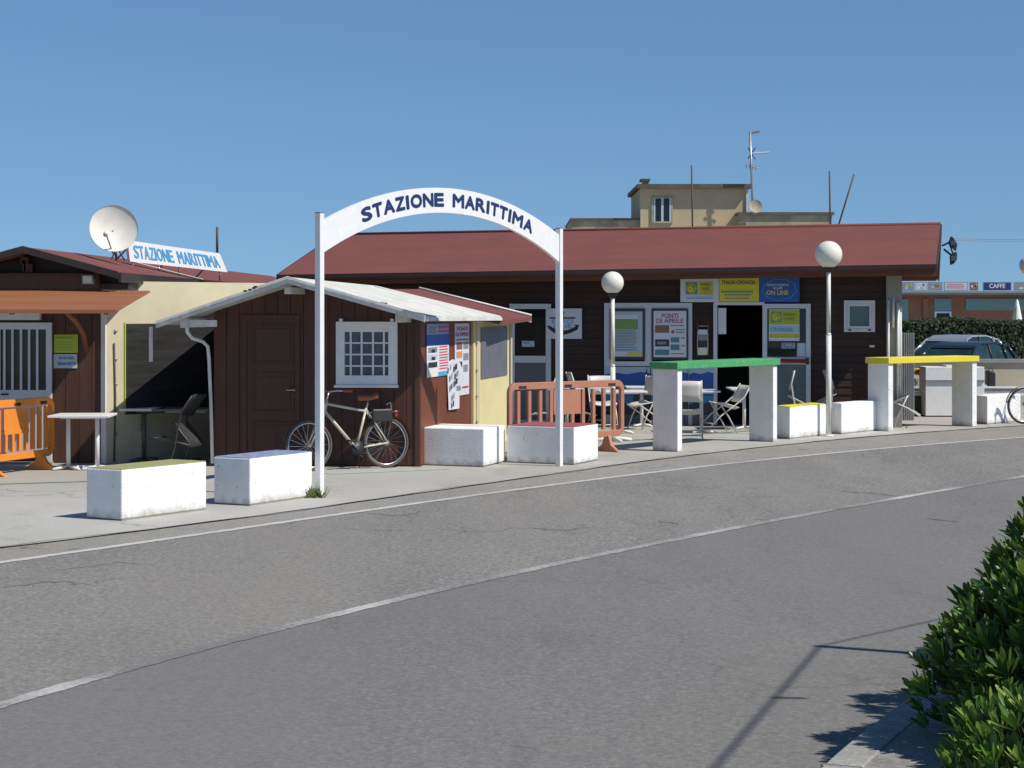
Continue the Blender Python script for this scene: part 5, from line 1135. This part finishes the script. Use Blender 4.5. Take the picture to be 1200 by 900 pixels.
# cars
def car(paint, label, loc, rz, zs):
    T = thing('parked_car', (0, 0, 0), label, 'car', 'cars parked in front of the dark hedge'); hw = .86
    L = 4.1                                  # nose at x=0 (left), tail at x=L; stations of (x, z_low, z_belt, half width)
    prof = [(0, .45, .62, .70), (.12, .25, .72, .78), (.9, .22, .92, .84), (1.15, .22, .95, .86), (2.2, .22, .95, .87), (3.2, .22, .98, .86), (3.85, .28, .98, .80), (4.05, .38, .92, .74), (L, .5, .8, .70)]
    m = MB(); vs = []; n = 8
    for x, zl, zb, w_ in prof: vs += [(x, -w_ * .92, zl), (x, -w_, zl + .15), (x, -w_, zb - .12), (x, -w_ * .93, zb), (x, w_ * .93, zb), (x, w_, zb - .12), (x, w_, zl + .15), (x, w_ * .92, zl)]
    m.add(vs, [(i * n + j, i * n + (j + 1) % n, (i + 1) * n + (j + 1) % n, (i + 1) * n + j) for i in range(len(prof) - 1) for j in range(n)] + [tuple(range(n))[::-1], tuple((len(prof) - 1) * n + j for j in range(n))], paint, True)
    body = m.build('body', T, bevel=.03)
    st = [(1.0, .94, .94, .78), (1.75, .95, 1.38, .60), (2.05, .95, 1.46, .58), (2.9, .96, 1.47, .58), (3.5, .97, 1.38, .57), (3.95, .97, 1.0, .70)]
    m = MB(); vs = []
    for x, z0_, z1_, w_ in st: vs += [(x, -.80, z0_), (x, -w_, z1_), (x, w_, z1_), (x, .80, z0_)]
    m.add(vs, [(i * 4 + j, i * 4 + j + 1, (i + 1) * 4 + j + 1, (i + 1) * 4 + j) for i in range(5) for j in (0, 1, 2)] + [(3, 2, 1, 0), (20, 21, 22, 23)], 'car_glass'); m.build('glasshouse', T)
    m = MB()                                 # roof skin and pillars
    rf = [(1.62, 1.33, .64), (1.75, 1.40, .62), (2.05, 1.475, .60), (2.9, 1.485, .60), (3.5, 1.40, .60), (3.66, 1.30, .62)]
    vs = [v for x, z, w_ in rf for v in ((x, -w_, z), (x, w_, z))] + [v for x, z, w_ in rf for v in ((x, -w_ - .01, z - .04), (x, w_ + .01, z - .04))]
    k = len(rf); m.add(vs, [(2 * i, 2 * i + 1, 2 * i + 3, 2 * i + 2)[::-1] for i in range(k - 1)] + [(2 * i, 2 * i + 2, 2 * k + 2 * i + 2, 2 * k + 2 * i)[::-1] for i in range(k - 1)] + [(2 * i + 1, 2 * i + 3, 2 * k + 2 * i + 3, 2 * k + 2 * i + 1) for i in range(k - 1)], paint); m.build('roof', T)
    for s_ in (-1, 1):
        m = MB(); m.tube([(1.0, .80 * s_, .95), (1.72, .625 * s_, 1.37)], .035, paint, 6); m.tube([(2.35, .81 * s_, .95), (2.42, .60 * s_, 1.45)], .03, 'black', 6); m.tube([(3.2, .81 * s_, .96), (3.28, .60 * s_, 1.42)], .04, paint, 6); m.tube([(3.95, .78 * s_, .97), (3.55, .60 * s_, 1.37)], .05, paint, 6); m.build('pillars', T)
        m = MB(); m.box(3.98, 4.09, s_ * .62 - .09, s_ * .62 + .09, .74, .93, 'red_lens'); m.build('tail_light', T, bevel=.02)
        m = MB(); m.box(.02, .14, s_ * .58 - .13, s_ * .58 + .13, .58, .70, 'glass_teal'); m.build('headlight', T, bevel=.02)
        m = MB(); m.box(1.30, 1.42, s_ * .95 - .09, s_ * .95 + .07, .95, 1.08, paint); m.build('mirror', T, bevel=.025)
        for x in (.78, 3.28):
            m = MB(); m.lathe((x, s_ * .87, .31), [(.001, 0), (.28, 0), (.31, .03), (.31, .17), (.28, .2), (.001, .2)], 'rubber', 20, axis=(0, -s_, 0)); wh = m.build('wheel', T)
            m = MB(); m.lathe((x, s_ * .875, .31), [(.001, 0), (.19, .004), (.19, .03), (.001, .03)], 'steel', 14, axis=(0, -s_, 0)); m.build('rim', wh)
    m = MB(); m.box(4.06, 4.115, -.26, .26, .55, .66, 'p_white'); m.build('number_plate', T); T.location = loc; T.rotation_euler = (0, 0, rz); T.scale = (.80, .92, zs); return T
def park(paint, label, px, Y, ang, zs):
    t_ = W(px, 0, Y); car(paint, label, (t_.x - 3.2 * math.cos(R(ang)), t_.y - 3.2 * math.sin(R(ang)), 0), R(ang), zs)
park('car_dark', 'dark green hatchback, the nearer of the two cars before the hedge', 1164, 47.2, 47, .90)
park('car_silver', 'silver hatchback parked behind the dark green one', 1154, 50.8, 46, .975)

# far building with signs along its roof edge
fb = thing('seafront_building', (18, 78, 0), 'low brick and teal seafront building with a strip of adverts along its roof edge', 'building')
FF = Frame((0, 75), (1, 0))
def fbx(x0, x1, y0, y1, b0, b1, m, name, parent=None):
    mb = MB(); FF.pbox(mb, x0, x1, y0, y1, b0, b1, m, b0); return mb.build(name, parent or fb)
fbx(1030, 1500, 345, 428.5, 0, 8, 'far_brick', 'wall'); fbx(1030, 1500, 343.5, 345.5, -.5, 8, 'cap_dark', 'canopy'); fbx(1030, 1500, 341, 343.3, -.5, 8.2, 'metal_grey', 'roof_edge')
for x0, x1, y0, y1 in ((1055, 1064.5, 350.5, 375), (1095, 1115, 350, 364.5), (1132, 1260, 350, 363.5)): fbx(x0, x1, y0, y1, -.04, -.001, 'teal_paint', 'teal_panel')
for x in (1095.5, 1280):
    w_ = fbx(x, x + 19.5, 365, 377, -.06, -.001, 'white_paint', 'window'); fbx(x + 2, x + 17.5, 367, 376, -.07, -.0605, 'glass_dark', 'pane', w_)
fbx(1082, 1088, 350, 376, -.1, -.002, 'far_brick', 'pier')
fbx(1152, 1184, 352, 354, -.045, -.0405, 'p_grey', 'lettering'); fbx(1166, 1182, 357, 360, -.045, -.0405, 'p_grey', 'lettering')
bd = [(1057, 1071, 'p_grey'), (1072, 1086, 'p_pale'), (1087, 1104, 'p_green'), (1106, 1134, 'p_pale'), (1136, 1146, 'p_yellow'), (1151.5, 1185, 'p_navy'), (1188, 1215, 'p_grey'), (1218, 1250, 'p_pale'), (1252, 1290, 'p_red')]
for k, (x0, x1, mm) in enumerate(bd):
    s = Sheet(FF, x0, x1, 330.5, 340.6, -.3, 'metal_grey', .05)
    s.rect(.03, .08, .97, .92, {'p_green': 'p_grey', 'p_yellow': 'p_brown', 'p_red': 'p_brown'}.get(mm, mm))
    if mm == 'p_navy': s.text('CAFFE', .5, .45, .55, .5, 'p_white')
    elif k == 3: s.text('LIDO', .5, .5, .7, .5, 'p_red') if False else s.lines(.1, .9, .25, .85, 3, 'p_red', .4)
    else:
        for q in range(5): x = random.uniform(.05, .75); y = random.uniform(.15, .6); s.rect(x, y, x + .18, y + .25, random.choice(['p_white', 'p_pale', 'p_brown', 'p_grey', 'p_rock', 'p_lime']), .003 + q * .0015)
    o = s.done('advert_board', None, None); del_ = [kk for kk in ('label', 'category') if kk in o]; o.name = 'advert_board'
    base_w = Vector(o['_base']); o.parent = fb; o.location = base_w - Vector(fb['_base'])
um = thing('closed_parasol', W(1192, 378, 66), 'closed white and green parasol above the hedge at the right', 'parasol')
m = MB(); p = W(1192, 0, 66); m.tube([(p.x, 66, 0), (p.x, 66, 2.4)], .03, 'pole_white', 8); m.build('pole', um)
m = MB(); m.lathe((p.x, 66, 1.55), [(.20, 0), (.17, .2), (.11, .5), (.05, .8), (.001, .88)], 'white_paint', 10); m.build('canopy', um)
m = MB(); m.prism([(p.x - .23, 65.85, 1.55), (p.x - .10, 65.8, 1.55), (p.x - .04, 65.9, 2.2), (p.x - .08, 65.93, 2.15)], (0, .03, 0), 'p_green'); m.build('stripe', um)
# overhead wires
m = MB()
for dz_ in (0, .07): m.tube([W(1118, 279.5 + dz_ * 30, 60), W(1160, 280.6 + dz_ * 30, 60), W(1300, 280 + dz_ * 30, 60)], .008, 'metal_grey', 4)
solo(m, 'overhead_wire', W(1160, 280, 60), 'pair of thin overhead wires right of the floodlights', 'wire')

# clipped hedge
hd_ = thing('clipped_hedge', (16, 57.5, 0), 'long dark clipped hedge behind the parked cars', 'hedge')
x0, x1 = W(1030, 0, 56).x, W(1560, 0, 56).x
rng = random.Random(3); m = MB(); m.box(x0 + .1, x1 - .1, 56.25, 57.4, .05, 1.69, 'hedge_core'); m.build('branches', hd_)  # one solid dark box added as filler behind the leaves, no branches modelled
vs = []; fs = []
def leaf_quad(p, n, s_, rg):
    t = n.orthogonal().normalized(); t.rotate(Matrix.Rotation(rg.uniform(0, 6.28), 3, n)); b = n.cross(t); o = len(vs)
    vs.extend([tuple(p - t * s_ * .5), tuple(p + b * s_ * .28), tuple(p + t * s_ * .5), tuple(p - b * s_ * .28)]); fs.append((o, o + 1, o + 2, o + 3))
for i in range(26000):
    x = rng.uniform(x0, x1)
    if rng.random() < .7: z = rng.uniform(0, 1.75); p = Vector((x, 56.1 + rng.uniform(-.1, .25) + .06 * math.sin(x * 3), z)); n = Vector((rng.uniform(-.9, .9), -1, rng.uniform(-.5, 1)))
    else: p = Vector((x, rng.uniform(56.1, 57.5), 1.76 + .05 * math.sin(x * 2.1) + rng.uniform(-.10, .06))); n = Vector((rng.uniform(-.7, .7), rng.uniform(-.8, .5), 1))
    leaf_quad(p, n.normalized(), rng.uniform(.08, .14), rng)
m = MB(); m.add(vs, fs, 'hedge_leaf'); o = m.build('foliage', hd_); o['kind'] = 'stuff'

# ------------------------------------------------------------------ pittosporum bush in the foreground
bush = thing('leafy_bush', (2.75, 9.1, .1), 'glossy green leafy bush filling the lower right corner', 'bush')
def leaf_mesh(name, L_, w_):
    me = bpy.data.meshes.new(name); rows = [(0, .14), (.25, .55), (.55, .95), (.8, .86), (.95, .40)]; v = []; f = []
    for t, k in rows: v += [(-w_ * k / 2, t * L_, .13 * L_ * t * t + .12 * w_ * k), (0, t * L_, .13 * L_ * t * t), (w_ * k / 2, t * L_, .13 * L_ * t * t + .12 * w_ * k)]
    v.append((0, L_, .13 * L_)); 
    for i in range(len(rows) - 1):
        a = 3 * i; f += [(a, a + 1, a + 4, a + 3), (a + 1, a + 2, a + 5, a + 4)]
    a = 3 * (len(rows) - 1); f += [(a, a + 1, len(v) - 1), (a + 1, a + 2, len(v) - 1)]
    me.from_pydata(v, [], f); me.materials.append(MATS['leaf'])
    for p in me.polygons: p.use_smooth = True
    me.update(); return me, v, f
LM, LV, LFc = leaf_mesh('leaf', .098, .024)
rg = random.Random(11); cand = []; twigs = MB()
lobes = [((2.98, 9.1, .26), (.93, .90, 1.00)), ((3.52, 9.9, .34), (1.0, 1.0, 1.10)), ((3.6, 8.7, .15), (1.1, .9, .95)), ((2.52, 8.2, .05), (.68, .58, .46)), ((4.2, 11.2, .30), (1.1, 1.3, 1.05)), ((2.74, 9.3, .46), (.45, .45, .36))]
def inside(p, k, skip):
    for i, (c, r) in enumerate(lobes):
        if i != skip and sum(((p[j] - c[j]) / r[j]) ** 2 for j in range(3)) < k: return True
    return False
for li, (c, r) in enumerate(lobes):
    c = Vector(c); cnt = int(2900 * (r[0] * r[1] + r[0] * r[2] + r[1] * r[2]) / 3)
    for i in range(cnt):
        d = Vector((rg.gauss(0, 1), rg.gauss(0, 1), rg.gauss(0, 1))).normalized()
        if d.z < -.35: continue
        wob = 1 + .07 * math.sin(5 * d.x + 3 * d.z + li) + .06 * math.sin(9 * d.y + 7 * d.z)
        depth = rg.choice((1, 1, .97, .92, .85, .75, .6)) * wob * rg.uniform(.97, 1.04)
        p = Vector((c.x + d.x * r[0] * depth, c.y + d.y * r[1] * depth, c.z + d.z * r[2] * depth))
        if p.z < .13 or inside(p, .55, li): continue
        ax = (Vector((d.x / r[0], d.y / r[1], d.z / r[2])).normalized() * .8 + Vector((0, 0, .7)) + Vector((rg.uniform(-.3, .3),) * 1 + (rg.uniform(-.3, .3), rg.uniform(-.1, .2)))).normalized()
        if rg.random() < .35: twigs.tube([p - ax * .22 - d * .05, p], .004, 'bark', 4)
        k = rg.randint(8, 12); a0 = rg.uniform(0, 6.28); sz = rg.uniform(.8, 1.25)
        q = ax.to_track_quat('Z', 'Y').to_matrix()
        for j in range(k):
            az = a0 + j * 2.4; el = R(rg.uniform(22, 52) + 34 * (j / k)); dr = Vector((math.cos(az) * math.cos(el), math.sin(az) * math.cos(el), math.sin(el)))
            side = Vector((-math.sin(az), math.cos(az), 0)); nn = side.cross(dr) * -1
            nn = dr.cross(side) * -1 if False else side.cross(dr)
            if nn.z < 0: nn = -nn; side = -side
            Mx = Matrix((side, dr, nn)).transposed(); Mx = q @ Mx; cand.append((p + q @ dr * .01, Mx, sz * rg.uniform(.6, 1.15)))
def px_of(p): return 600 + p.x / p.y * F, HZ + (EYE - p.z) / p.y * F
vis = []
for i, (p, Mx, s_) in enumerate(cand):
    x, y = px_of(p)
    if x < 1205 and y < 905: vis.append((abs((Mx @ Vector((0, 0, 1))).y) * s_ / p.y - .10 * p.y, i))
vis.sort(reverse=True); solo_i = set(i for _, i in vis[:300]); bvs = []; bfs = []
for i, (p, Mx, s_) in enumerate(cand):
    if i in solo_i:
        o = bpy.data.objects.new('leaf', LM); C.objects.link(o); o.parent = bush; o.location = p - Vector(bush['_base']); M4 = Mx.to_4x4(); o.rotation_euler = M4.to_euler(); o.scale = (s_, s_, s_)
    else:
        x, y = px_of(p)
        o_ = len(bvs)
        bvs.extend([tuple(p + Mx @ (Vector(v) * s_)) for v in LV]); bfs.extend([tuple(o_ + q for q in f) for f in LFc])
m = MB(); m.add(bvs, bfs, 'leaf', True); o = m.build('foliage', bush); o['kind'] = 'stuff'
for k in range(16):
    a = rg.uniform(0, 6.28); c, r = rg.choice(lobes[:5]); twigs.tube([(c[0] + .1 * math.cos(a), c[1] + .1 * math.sin(a), .1), (c[0] + .25 * r[0] * math.cos(a), c[1] + .25 * r[1] * math.sin(a), .4), (c[0] + .5 * r[0] * math.cos(a + .3), c[1] + .5 * r[1] * math.sin(a + .3), c[2] + r[2] * .45)], .014, 'bark', 5)
o = twigs.build('twigs', bush); o['kind'] = 'stuff'
m = MB(); 
for c, r in lobes[:5]: m.lathe((c[0], c[1], .106), [(r[0] * .5, 0), (r[0] * .4, .01 + .001 * c[0]), (.001, .015 + .001 * c[1])], 'soil', 16)
m.build('soil', bush)

# ------------------------------------------------------------------ service pole out of frame whose shadow falls on the road
def lift(px, py, h): g_ = G(px, py); return Vector((g_.x + SUN.x / SUN.z * h, g_.y + SUN.y / SUN.z * h, h))
hP = 4.2; tp = lift(962, 755.5, hP); po = thing('service_pole', (tp.x, tp.y, 0), 'grey service pole with a long arm just outside the right edge', 'pole')
m = MB(); m.tube([(tp.x, tp.y, 0), tuple(tp)], .05, 'metal_grey', 10, r2=.045); m.build('pole', po)
e = lift(800, 943, hP); m = MB(); m.tube([tp, e], .012, 'metal_grey', 8); m.build('arm', po)
k_ = lift(925, 815.5, hP); m = MB(); m.tube([k_ - Vector((.09, 0, 0)), k_ + Vector((.09, -.02, 0))], .022, 'black', 6); m.build('fitting', po)
m = MB(); m.tube([tp, lift(1120, 720, hP)], .010, 'metal_grey', 6); m.build('stay_wire', po)

for o in bpy.data.objects:
    if '_base' in o.keys(): del o['_base']
